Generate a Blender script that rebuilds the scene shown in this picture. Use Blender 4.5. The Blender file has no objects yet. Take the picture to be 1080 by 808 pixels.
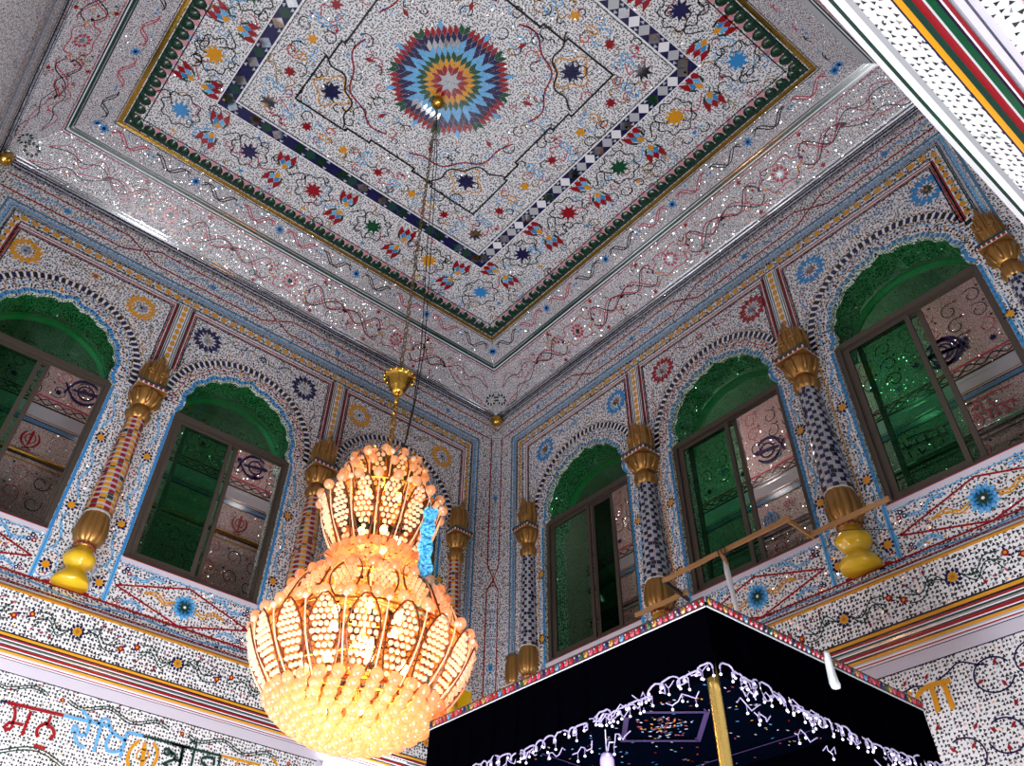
import bpy, bmesh, math, random
from math import sin, cos, pi, hypot, atan2, sqrt
from mathutils import Vector, Matrix
from mathutils.geometry import tessellate_polygon
random.seed(7)
SC = bpy.context.scene
COL = SC.collection

# ------------------------------------------------------------------ room size (metres)
LX, LY = 8.19, 8.10          # far corner of the room is the origin, walls run to -x and -y
ZC = 0.75                    # flat ceiling
FLOOR_Z = -10.6

# ------------------------------------------------------------------ camera
def make_camera():
    yaw, pitch, roll = 0.949, 0.7749, 0.0611
    f, ux, uy = 903.1, 499.33, 351.28
    fwd = Vector((cos(pitch)*cos(yaw), cos(pitch)*sin(yaw), sin(pitch)))
    rt = Vector((sin(yaw), -cos(yaw), 0))
    up = rt.cross(fwd)
    c, s = cos(roll), sin(roll)
    rt2 = c*rt + s*up
    up2 = -s*rt + c*up
    cam = bpy.data.cameras.new('camera')
    ob = bpy.data.objects.new('camera', cam)
    COL.objects.link(ob)
    m = Matrix((( rt2.x, up2.x, -fwd.x, -6.929), (rt2.y, up2.y, -fwd.y, -8.8128), (rt2.z, up2.z, -fwd.z, -8.9726), (0, 0, 0, 1)))
    ob.matrix_world = m
    cam.sensor_fit = 'HORIZONTAL'; cam.sensor_width = 36
    cam.lens = f/1080*36
    cam.shift_x = (540-ux)/1080
    cam.shift_y = (uy-404)/1080
    cam.clip_start = 0.02; cam.clip_end = 100
    SC.camera = ob
make_camera()

# ------------------------------------------------------------------ world, lights, exposure
SC.view_settings.view_transform = 'Standard'
SC.view_settings.look = 'None'
SC.view_settings.gamma = 1
SC.view_settings.exposure = 0.0
SC.view_settings.use_curve_mapping = False
W = bpy.data.worlds.new('world'); SC.world = W; W.use_nodes = True
W.node_tree.nodes['Background'].inputs[0].default_value = (0.55, 0.62, 0.75, 1)
W.node_tree.nodes['Background'].inputs[1].default_value = 0.25

def lamp(name, kind, loc, power, color=(1, 1, 1), size=0.1, size_y=None, aim=None, spread=None):
    l = bpy.data.lights.new(name, kind); l.energy = power; l.color = color
    if kind == 'AREA':
        l.size = size
        if size_y: l.shape = 'RECTANGLE'; l.size_y = size_y
        if spread: l.spread = spread
    else:
        l.shadow_soft_size = size
    o = bpy.data.objects.new(name, l); COL.objects.link(o); o.location = loc
    if aim is not None:
        d = Vector(aim) - Vector(loc)
        o.rotation_euler = d.to_track_quat('-Z', 'Y').to_euler()
    return o
# added upward area lights low in the hall, without fixtures, for unseen lamps
lamp('hall_fill', 'AREA', (-5.6, -6.9, -9.6), 420, (0.93, 0.96, 1), 1.2, 1.2, (-3.5, -2.5, -3))
lamp('hall_fill', 'AREA', (-6.9, -2.6, -9.3), 240, (0.93, 0.96, 1), 1.0, 1.0, (-5.6, 0, -6.2))
lamp('hall_fill', 'AREA', (-2.2, -9.2, -9.6), 80, (0.95, 0.97, 1), 1.0, 1.0, (-3.6, -8.6, -5.5))

# ------------------------------------------------------------------ helpers: objects
def tag(o, label=None, cat=None, group=None, kind=None):
    if label: o['label'] = label
    if cat: o['category'] = cat
    if group: o['group'] = group
    if kind: o['kind'] = kind
    return o
def empty(name, loc, rz=0, label=None, cat=None, group=None, kind=None):
    o = bpy.data.objects.new(name, None); COL.objects.link(o)
    o.location = loc; o.rotation_euler = (0, 0, rz); o.empty_display_size = 0.1
    return tag(o, label, cat, group, kind)
def mesh_obj(name, verts, faces, mats, midx=None, parent=None, smooth=False, uvs=None):
    me = bpy.data.meshes.new(name)
    me.from_pydata([tuple(v) for v in verts], [], faces)
    for m in mats: me.materials.append(m)
    if midx: me.polygons.foreach_set('material_index', midx)
    if smooth: me.polygons.foreach_set('use_smooth', [True]*len(me.polygons))
    if uvs is not None:
        ul = me.uv_layers.new(name='UVMap')
        flat = [c for f in uvs for p in f for c in p]
        ul.data.foreach_set('uv', flat)
    me.update()
    o = bpy.data.objects.new(name, me); COL.objects.link(o)
    if parent: o.parent = parent
    return o
class MB:
    """collects simple solids into one mesh"""
    def __init__(s): s.v = []; s.f = []; s.m = []
    def add(s, vs, fs, mi=0):
        b = len(s.v); s.v += [tuple(v) for v in vs]; s.f += [tuple(i+b for i in f) for f in fs]; s.m += [mi]*len(fs)
    def box(s, a, b, mi=0):
        x0, y0, z0 = [min(p, q) for p, q in zip(a, b)]; x1, y1, z1 = [max(p, q) for p, q in zip(a, b)]
        s.add([(x0,y0,z0),(x1,y0,z0),(x1,y1,z0),(x0,y1,z0),(x0,y0,z1),(x1,y0,z1),(x1,y1,z1),(x0,y1,z1)],
              [(0,3,2,1),(4,5,6,7),(0,1,5,4),(1,2,6,5),(2,3,7,6),(3,0,4,7)], mi)
    def tube(s, pts, r, n=8, mi=0, closed=False, cap=True):
        pts = [Vector(p) for p in pts]; N = len(pts); rr = r if isinstance(r, (list, tuple)) else [r]*N
        base = len(s.v); prev = None
        for i, p in enumerate(pts):
            a = pts[(i-1) % N] if (i > 0 or closed) else p; b = pts[(i+1) % N] if (i < N-1 or closed) else p
            t = (b-a).normalized() if (b-a).length > 1e-9 else Vector((0, 0, 1))
            if prev is None:
                q = t.orthogonal().normalized()
            else:
                q = (prev - t*prev.dot(t)); q = q.normalized() if q.length > 1e-6 else t.orthogonal().normalized()
            prev = q; w = t.cross(q)
            for k in range(n):
                s.v.append(tuple(p + (q*cos(2*pi*k/n) + w*sin(2*pi*k/n))*rr[i]))
        for i in range(N if closed else N-1):
            j = (i+1) % N
            for k in range(n):
                l = (k+1) % n
                s.f.append((base+i*n+k, base+i*n+l, base+j*n+l, base+j*n+k)); s.m.append(mi)
        if cap and not closed:
            s.f.append(tuple(base+k for k in range(n))[::-1]); s.m.append(mi)
            s.f.append(tuple(base+(N-1)*n+k for k in range(n))); s.m.append(mi)
    def lathe(s, prof, n=24, c=(0, 0, 0), mi=0, flute=None, mfun=None, cap=True):
        """prof: list of (r, z); flute(k_angle, j)->radius factor"""
        base = len(s.v)
        for j, (r, z) in enumerate(prof):
            for k in range(n):
                a = 2*pi*k/n; q = r*(flute(a, j) if flute else 1)
                s.v.append((c[0]+q*cos(a), c[1]+q*sin(a), c[2]+z))
        for j in range(len(prof)-1):
            for k in range(n):
                l = (k+1) % n
                s.f.append((base+j*n+k, base+j*n+l, base+(j+1)*n+l, base+(j+1)*n+k)); s.m.append(mfun(j, k) if mfun else mi)
        if cap:
            s.f.append(tuple(base+k for k in range(n))[::-1]); s.m.append(mi)
            s.f.append(tuple(base+(len(prof)-1)*n+k for k in range(n))); s.m.append(mi)
    def ball(s, c, r, n=10, m=6, mi=0, sz=1):
        b = len(s.v); s.v.append((c[0], c[1], c[2]-r*sz))
        for j in range(1, m):
            t = -pi/2 + pi*j/m
            for k in range(n):
                s.v.append((c[0]+r*cos(t)*cos(2*pi*k/n), c[1]+r*cos(t)*sin(2*pi*k/n), c[2]+r*sin(t)*sz))
        s.v.append((c[0], c[1], c[2]+r*sz)); top = len(s.v)-1
        for k in range(n):
            l = (k+1) % n
            s.f.append((b, b+1+l, b+1+k)); s.m.append(mi)
            for j in range(m-2):
                s.f.append((b+1+j*n+k, b+1+j*n+l, b+1+(j+1)*n+l, b+1+(j+1)*n+k)); s.m.append(mi)
            s.f.append((b+1+(m-2)*n+k, b+1+(m-2)*n+l, top)); s.m.append(mi)
    def build(s, name, mats, parent=None, smooth=False):
        if not isinstance(mats, (list, tuple)): mats = [mats]
        return mesh_obj(name, s.v, s.f, mats, s.m, parent, smooth)
def copy_tree(o, parent=None, kids=None):
    c = o.copy(); COL.objects.link(c); c.parent = parent
    for ch in KIDS.get(o.name, []):
        copy_tree(ch, c)
    return c
KIDS = {}
def index_kids():
    KIDS.clear()
    for o in bpy.data.objects:
        if o.parent: KIDS.setdefault(o.parent.name, []).append(o)

# ------------------------------------------------------------------ materials
def srgb(r, g, b):
    f = lambda c: (c/255/12.92) if c/255 <= 0.04045 else ((c/255+0.055)/1.055)**2.4
    return (f(r), f(g), f(b), 1)
def mat(name, col, rough=0.5, metal=0.0, emit=None, es=0, spec=0.5, coat=0):
    m = bpy.data.materials.new(name); m.use_nodes = True
    b = m.node_tree.nodes['Principled BSDF']
    b.inputs['Base Color'].default_value = col; b.inputs['Roughness'].default_value = rough
    b.inputs['Metallic'].default_value = metal; b.inputs['Specular IOR Level'].default_value = spec
    b.inputs['Coat Weight'].default_value = coat
    if emit: b.inputs['Emission Color'].default_value = emit; b.inputs['Emission Strength'].default_value = es
    return m
def N(nt, t, **kw):
    n = nt.nodes.new(t)
    for k, v in kw.items():
        if k in n.inputs.keys(): n.inputs[k].default_value = v
        else: setattr(n, k, v)
    return n
def math_(nt, op, a, b=None, c=None):
    n = nt.nodes.new('ShaderNodeMath'); n.operation = op
    for i, x in enumerate((a, b, c)):
        if x is None: continue
        if isinstance(x, (int, float)): n.inputs[i].default_value = x
        else: nt.links.new(x, n.inputs[i])
    return n.outputs[0]
def mosaic(name, ground, scale, size=0.26, dark=0.7, rough=0.55, jitter=0.8, gmetal=0.0, spread=1.2, glitter=0.0, grough=0.45, tilt=0.5, stretch=1.0, flow=0.0, slim=0.9, tint=0.0):
    """plaster set with little triangular mirror chips; UVs are metres on the surface"""
    m = bpy.data.materials.new(name); m.use_nodes = True; nt = m.node_tree; L = nt.links.new
    b = nt.nodes['Principled BSDF']
    uv = N(nt, 'ShaderNodeUVMap')
    mp = nt.nodes.new('ShaderNodeVectorMath'); mp.operation = 'MULTIPLY'; mp.inputs[1].default_value = (scale, scale*stretch, 1)
    L(uv.outputs[0], mp.inputs[0])
    vo = nt.nodes.new('ShaderNodeTexVoronoi'); vo.voronoi_dimensions = '2D'; vo.feature = 'F1'; vo.inputs['Scale'].default_value = 1.0; vo.inputs['Randomness'].default_value = jitter
    L(mp.outputs[0], vo.inputs['Vector'])
    su = nt.nodes.new('ShaderNodeVectorMath'); su.operation = 'SUBTRACT'; L(mp.outputs[0], su.inputs[0]); L(vo.outputs['Position'], su.inputs[1])
    sp = nt.nodes.new('ShaderNodeSeparateXYZ'); L(su.outputs[0], sp.inputs[0])
    sc = nt.nodes.new('ShaderNodeSeparateColor'); L(vo.outputs['Color'], sc.inputs[0])
    R_, G_, B_ = sc.outputs
    fl = nt.nodes.new('ShaderNodeTexNoise'); fl.noise_dimensions = '2D'; fl.inputs['Scale'].default_value = 3.0; fl.inputs['Detail'].default_value = 0.0; L(uv.outputs[0], fl.inputs['Vector'])
    ang = math_(nt, 'ADD', math_(nt, 'MULTIPLY', math_(nt, 'SUBTRACT', R_, 0.5), spread*pi), math_(nt, 'MULTIPLY', fl.outputs[0], flow*2*pi))
    ca, sa = math_(nt, 'COSINE', ang), math_(nt, 'SINE', ang)
    X, Y = sp.outputs[0], sp.outputs[1]
    xr = math_(nt, 'SUBTRACT', math_(nt, 'MULTIPLY', X, ca), math_(nt, 'MULTIPLY', Y, sa))
    yr = math_(nt, 'ADD', math_(nt, 'MULTIPLY', X, sa), math_(nt, 'MULTIPLY', Y, ca))
    d1 = math_(nt, 'MULTIPLY', yr, 1.0)                       # flat top edge
    d2 = math_(nt, 'SUBTRACT', math_(nt, 'MULTIPLY', math_(nt, 'ABSOLUTE', xr), slim), math_(nt, 'MULTIPLY', yr, 0.45))
    dd = math_(nt, 'MAXIMUM', d1, d2)
    chip = math_(nt, 'LESS_THAN', dd, math_(nt, 'MULTIPLY', math_(nt, 'ADD', 0.75, math_(nt, 'MULTIPLY', B_, 0.5)), size*0.62))
    isdark = math_(nt, 'LESS_THAN', G_, dark)  # dark chips: dark reflections of the mirror pieces put into the base colour
    shade = math_(nt, 'MULTIPLY', B_, 0.035)
    lite = math_(nt, 'ADD', 0.25, math_(nt, 'MULTIPLY', B_, 0.6))
    g = math_(nt, 'ADD', math_(nt, 'MULTIPLY', isdark, shade), math_(nt, 'MULTIPLY', math_(nt, 'SUBTRACT', 1.0, isdark), lite))
    g = math_(nt, 'ADD', g, 0.015)
    cc = nt.nodes.new('ShaderNodeCombineColor'); L(g, cc.inputs[0]); L(g, cc.inputs[1]); L(math_(nt, 'MULTIPLY', g, 1.08), cc.inputs[2])
    if tint:
        vt = nt.nodes.new('ShaderNodeTexWhiteNoise'); vt.noise_dimensions = '3D'; L(vo.outputs['Color'], vt.inputs['Vector'])
        ts = nt.nodes.new('ShaderNodeSeparateColor'); L(vt.outputs['Color'], ts.inputs[0])
        rp = nt.nodes.new('ShaderNodeValToRGB'); rp.color_ramp.interpolation = 'CONSTANT'; L(ts.outputs[1], rp.inputs[0])
        for i_, (po, c_) in enumerate(((0.0, srgb(150, 20, 40)), (0.3, srgb(205, 140, 30)), (0.6, srgb(40, 90, 160)), (0.85, srgb(20, 70, 50)))):
            e = rp.color_ramp.elements[i_] if i_ < 2 else rp.color_ramp.elements.new(po)
            e.position = po; e.color = c_
        tm = nt.nodes.new('ShaderNodeMix'); tm.data_type = 'RGBA'; L(math_(nt, 'LESS_THAN', ts.outputs[0], tint), tm.inputs['Factor']); L(cc.outputs[0], tm.inputs['A']); L(rp.outputs[0], tm.inputs['B']); chipcol = tm.outputs['Result']
    else: chipcol = cc.outputs[0]
    # glitter: small facets tilted at random everywhere in the ground
    vf = nt.nodes.new('ShaderNodeTexVoronoi'); vf.voronoi_dimensions = '2D'; vf.inputs['Scale'].default_value = 2.6; L(mp.outputs[0], vf.inputs['Vector'])
    sf = nt.nodes.new('ShaderNodeSeparateColor'); L(vf.outputs['Color'], sf.inputs[0])
    gl = math_(nt, 'LESS_THAN', sf.outputs[2], glitter)
    mask = math_(nt, 'MAXIMUM', chip, gl)
    mx = nt.nodes.new('ShaderNodeMix'); mx.data_type = 'RGBA'; L(chip, mx.inputs['Factor'])
    gv = nt.nodes.new('ShaderNodeMix'); gv.data_type = 'RGBA'; L(gl, gv.inputs['Factor']); gv.inputs['A'].default_value = ground; gv.inputs['B'].default_value = (0.7, 0.72, 0.75, 1)
    L(gv.outputs['Result'], mx.inputs['A']); L(chipcol, mx.inputs['B'])
    L(mx.outputs['Result'], b.inputs['Base Color'])
    L(math_(nt, 'SUBTRACT', grough, math_(nt, 'MULTIPLY', mask, grough-0.12)), b.inputs['Roughness'])
    chm = math_(nt, 'MULTIPLY', chip, math_(nt, 'SUBTRACT', 1.0, isdark))
    L(math_(nt, 'MAXIMUM', math_(nt, 'MAXIMUM', chm, gl), gmetal), b.inputs['Metallic'])
    # tilt
    ge = nt.nodes.new('ShaderNodeNewGeometry')
    vs = nt.nodes.new('ShaderNodeVectorMath'); vs.operation = 'SUBTRACT'; L(vf.outputs['Color'], vs.inputs[0]); vs.inputs[1].default_value = (0.5, 0.5, 0.5)
    vc = nt.nodes.new('ShaderNodeVectorMath'); vc.operation = 'SCALE'; L(vs.outputs[0], vc.inputs[0]); L(math_(nt, 'MULTIPLY', mask, tilt), vc.inputs['Scale'])
    va = nt.nodes.new('ShaderNodeVectorMath'); va.operation = 'ADD'; L(ge.outputs['Normal'], va.inputs[0]); L(vc.outputs[0], va.inputs[1])
    vn = nt.nodes.new('ShaderNodeVectorMath'); vn.operation = 'NORMALIZE'; L(va.outputs[0], vn.inputs[0])
    L(vn.outputs[0], b.inputs['Normal'])
    L(math_(nt, 'SUBTRACT', 0.5, math_(nt, 'MULTIPLY', math_(nt, 'MULTIPLY', chip, isdark), 0.38)), b.inputs['Specular IOR Level'])
    return m
WHITE = srgb(226, 226, 230)
M = {}
M['mos_up'] = mosaic('mirror_mosaic_fine', srgb(214, 213, 217), 30, 0.50, 0.90, glitter=0.05, tilt=0.9, flow=0.8, spread=0.8, slim=1.3, tint=0.16)
M['mos_ceil'] = mosaic('mirror_mosaic_ceiling', srgb(216, 215, 219), 31, 0.52, 0.95, glitter=0.035, spread=0.35, tilt=0.8, flow=3.0, slim=1.7)
M['mos_cove'] = mosaic('mirror_mosaic_cove', srgb(196, 192, 197), 42, 0.42, 0.75, glitter=0.13, tilt=0.9, flow=2.0, spread=0.6, slim=1.3)
M['mos_low'] = mosaic('mirror_mosaic_large', srgb(226, 226, 229), 31, 0.40, 0.78, glitter=0.0, spread=0.30, jitter=0.5, tilt=0.5, flow=0.25)
M['mos_ledge'] = mosaic('mirror_mosaic_ledge', srgb(226, 226, 229), 27, 0.44, 0.80, glitter=0.02, spread=0.30, jitter=0.5, tilt=0.5, flow=0.2)
M['mos_beam'] = mosaic('mirror_mosaic_beam', srgb(222, 222, 226), 23, 0.28, 0.85, glitter=0.02, spread=0.3, jitter=0.45, tilt=0.5)
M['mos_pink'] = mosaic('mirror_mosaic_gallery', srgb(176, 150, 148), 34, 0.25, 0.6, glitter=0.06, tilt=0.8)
M['mos_soffit'] = mosaic('mirror_mosaic_soffit', srgb(200, 210, 200), 30, 0.5, 0.6, glitter=0.2, tilt=0.9, flow=2.0, spread=0.4, slim=1.3)
for n, c in dict(red=(140, 14, 28), yellow=(205, 140, 22), green=(10, 70, 42), navy=(22, 20, 70), blue=(48, 128, 190), sky=(96, 165, 215),
                 steel=(70, 115, 150), black=(14, 14, 20), white=(225, 225, 230), pink=(196, 140, 150), teal=(50, 110, 140), silver=(170, 172, 178), dgold=(150, 110, 40),
                 lilac=(200, 195, 208), pinkred=(175, 60, 80), dgreen=(24, 60, 50)).items():
    M[n] = mat(n+'_glass_inlay', srgb(*c), 0.22, 0.0, spec=0.6)
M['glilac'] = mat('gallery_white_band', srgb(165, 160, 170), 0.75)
M['scallop'] = mat('dark_green_glass_boss', srgb(8, 48, 30), 0.2)
M['mirror'] = mat('mirror_glass', srgb(205, 208, 212), 0.06, 1.0)
M['plaster'] = mat('white_plaster', srgb(222, 222, 226), 0.6)
M['gold'] = mat('gold_paint', srgb(158, 116, 62), 0.36, 0.7)
M['brass'] = mat('polished_brass', srgb(205, 160, 70), 0.2, 1.0)
M['ochre'] = mat('glossy_yellow_paint', srgb(214, 172, 12), 0.22, 0.0, spec=0.6, coat=0.4)
M['alu'] = mat('brown_aluminium', srgb(82, 72, 64), 0.42, 0.4)
M['floor'] = mat('marble_floor', srgb(200, 196, 188), 0.3)
M['wood'] = mat('batten_wood', srgb(168, 124, 78), 0.6)
M['dwood'] = mat('dark_batten_wood', srgb(62, 50, 44), 0.6)
def glass(name, col, gl=0.10):
    m = bpy.data.materials.new(name); m.use_nodes = True; nt = m.node_tree; nt.nodes.clear()
    o = N(nt, 'ShaderNodeOutputMaterial'); t = N(nt, 'ShaderNodeBsdfTransparent'); t.inputs[0].default_value = col
    g = N(nt, 'ShaderNodeBsdfGlossy'); g.inputs['Roughness'].default_value = 0.03; g.inputs['Color'].default_value = (0.8, 0.85, 0.8, 1)
    x = N(nt, 'ShaderNodeMixShader'); x.inputs[0].default_value = gl
    nt.links.new(t.outputs[0], x.inputs[1]); nt.links.new(g.outputs[0], x.inputs[2]); nt.links.new(x.outputs[0], o.inputs[0])
    return m
M['green_glass'] = glass('green_window_glass', (0.30, 0.64, 0.44, 1), 0.02)
M['pane_glass'] = glass('green_sash_glass', (0.46, 0.76, 0.60, 1), 0.012)
M['dark_glass'] = glass('dark_green_window_glass', (0.10, 0.28, 0.17, 1), 0.02)
M['sky_band'] = mat('arch_rib_paint', srgb(150, 190, 165), 0.4)

# ------------------------------------------------------------------ helpers: flat inlay patterns on a surface
def side_pt(side, u, o, z):
    if side == 'L': return Vector((-u, -o, z))
    if side == 'R': return Vector((-o, -u, z))
    if side == 'T': return Vector((-LX+o, -u, z))
    return Vector((-u, -LY+o, z))
class Pat:
    def __init__(s, fn, flip=False, lift=0.0022):
        s.fn = fn; s.v = []; s.f = []; s.mi = []; s.mats = []; s.lift = lift; s.flip = flip
    def poly(s, pts, m, lay=1):
        if m not in s.mats: s.mats.append(m)
        b = len(s.v)
        for p in pts: s.v.append(s.fn(p[0], p[1], s.lift*lay))
        a = sum(pts[i][0]*pts[(i+1) % len(pts)][1]-pts[(i+1) % len(pts)][0]*pts[i][1] for i in range(len(pts)))
        idx = list(range(b, b+len(pts)))
        if (a < 0) != s.flip: idx.reverse()
        s.f.append(tuple(idx)); s.mi.append(s.mats.index(m))
    def rect(s, a, b, m, lay=1):
        s.poly([(a[0], a[1]), (b[0], a[1]), (b[0], b[1]), (a[0], b[1])], m, lay)
    def path(s, pts, w, m, lay=1, closed=False):
        n = len(pts); off = []
        for i in range(n):
            a = pts[(i-1) % n] if (i > 0 or closed) else pts[i]
            c = pts[(i+1) % n] if (i < n-1 or closed) else pts[i]
            p = pts[i]
            d1 = (p[0]-a[0], p[1]-a[1]); d2 = (c[0]-p[0], c[1]-p[1])
            l1, l2 = hypot(*d1) or 1, hypot(*d2) or 1
            tx, ty = d1[0]/l1+d2[0]/l2, d1[1]/l1+d2[1]/l2
            l = hypot(tx, ty) or 1; tx /= l; ty /= l
            if d1 != (0, 0) and d2 != (0, 0):
                k = max(0.5, abs((tx*d1[0]+ty*d1[1])/l1)) if l1 else 1
            else: k = 1
            off.append((-ty*w/2/k, tx*w/2/k))
        for i in range(n if closed else n-1):
            j = (i+1) % n
            s.poly([(pts[i][0]+off[i][0], pts[i][1]+off[i][1]), (pts[i][0]-off[i][0], pts[i][1]-off[i][1]),
                    (pts[j][0]-off[j][0], pts[j][1]-off[j][1]), (pts[j][0]+off[j][0], pts[j][1]+off[j][1])], m, lay)
    def disc(s, c, r, m, n=8, lay=2, rot=0):
        s.poly([(c[0]+r*cos(rot+2*pi*k/n), c[1]+r*sin(rot+2*pi*k/n)) for k in range(n)], m, lay)
    def petal(s, c, ang, r0, r1, w, m, lay=2, mid=0.45):
        ca, sa = cos(ang), sin(ang)
        P = [(r0, 0), (r0+(r1-r0)*mid, w/2), (r1, 0), (r0+(r1-r0)*mid, -w/2)]
        s.poly([(c[0]+x*ca-y*sa, c[1]+x*sa+y*ca) for x, y in P], m, lay)
    def rosette(s, c, n, r0, r1, w, m, lay=2, rot=0.0, mid=0.45):
        for k in range(n): s.petal(c, rot+2*pi*k/n, r0, r1, w, m, lay, mid)
    def star(s, c, n, ro, ri, m, lay=2, rot=0.0):
        s.poly([(c[0]+(ro if k % 2 == 0 else ri)*cos(rot+pi*k/n), c[1]+(ro if k % 2 == 0 else ri)*sin(rot+pi*k/n)) for k in range(2*n)], m, lay)
    def dots(s, pts, sp, r, ms, lay=2, n=6):
        acc = 0; k = 0; nxt = 0
        for i in range(len(pts)-1):
            a, b = pts[i], pts[i+1]; l = hypot(b[0]-a[0], b[1]-a[1])
            while nxt <= acc+l:
                t = (nxt-acc)/l if l else 0
                mm = ms[k % len(ms)]
                if mm: s.disc((a[0]+(b[0]-a[0])*t, a[1]+(b[1]-a[1])*t), r, mm, n, lay)
                k += 1; nxt += sp
            acc += l
    def dashes(s, pts, sp, ln, w, m, lay=2, alt=None):
        """short tiles set along a path"""
        acc = 0; nxt = sp/2; k = 0
        for i in range(len(pts)-1):
            a, b = pts[i], pts[i+1]; l = hypot(b[0]-a[0], b[1]-a[1])
            if l == 0: continue
            tx, ty = (b[0]-a[0])/l, (b[1]-a[1])/l
            while nxt <= acc+l:
                t = nxt-acc; cx, cy = a[0]+tx*t, a[1]+ty*t
                mm = (alt[k % len(alt)] if alt else m)
                s.poly([(cx-tx*ln/2-ty*w/2, cy-ty*ln/2+tx*w/2), (cx-tx*ln/2+ty*w/2, cy-ty*ln/2-tx*w/2),
                        (cx+tx*ln/2+ty*w/2, cy+ty*ln/2-tx*w/2), (cx+tx*ln/2-ty*w/2, cy+ty*ln/2+tx*w/2)], mm, lay)
                nxt += sp; k += 1
            acc += l
    def build(s, name, parent=None):
        o = mesh_obj(name, s.v, s.f, [M[m] for m in s.mats], s.mi, parent)
        return o
def wave(a, b, amp, per, ph=0.0, step=0.02, skew=0):
    n = max(2, int(hypot(b[0]-a[0], b[1]-a[1])/step)); L_ = hypot(b[0]-a[0], b[1]-a[1]); tx, ty = (b[0]-a[0])/L_, (b[1]-a[1])/L_
    out = []
    for i in range(n+1):
        d = L_*i/n; h = amp*sin(2*pi*d/per+ph)
        out.append((a[0]+tx*d-ty*h, a[1]+ty*d+tx*h))
    return out
def curl(c, r, a0, turns=1.1, n=14, shrink=0.35, sgn=1):
    return [(c[0]+r*(1-(1-shrink)*i/n)*cos(a0+sgn*2*pi*turns*i/n), c[1]+r*(1-(1-shrink)*i/n)*sin(a0+sgn*2*pi*turns*i/n)) for i in range(n+1)]
def smooth(pts, k=6):
    out = []; n = len(pts)
    for i in range(n-1):
        p0 = pts[max(i-1, 0)]; p1 = pts[i]; p2 = pts[i+1]; p3 = pts[min(i+2, n-1)]
        for j in range(k):
            t = j/k
            out.append(tuple(0.5*((2*p1[q]) + (-p0[q]+p2[q])*t + (2*p0[q]-5*p1[q]+4*p2[q]-p3[q])*t*t + (-p0[q]+3*p1[q]-3*p2[q]+p3[q])*t**3) for q in (0, 1)))
    out.append(pts[-1]); return out
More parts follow.
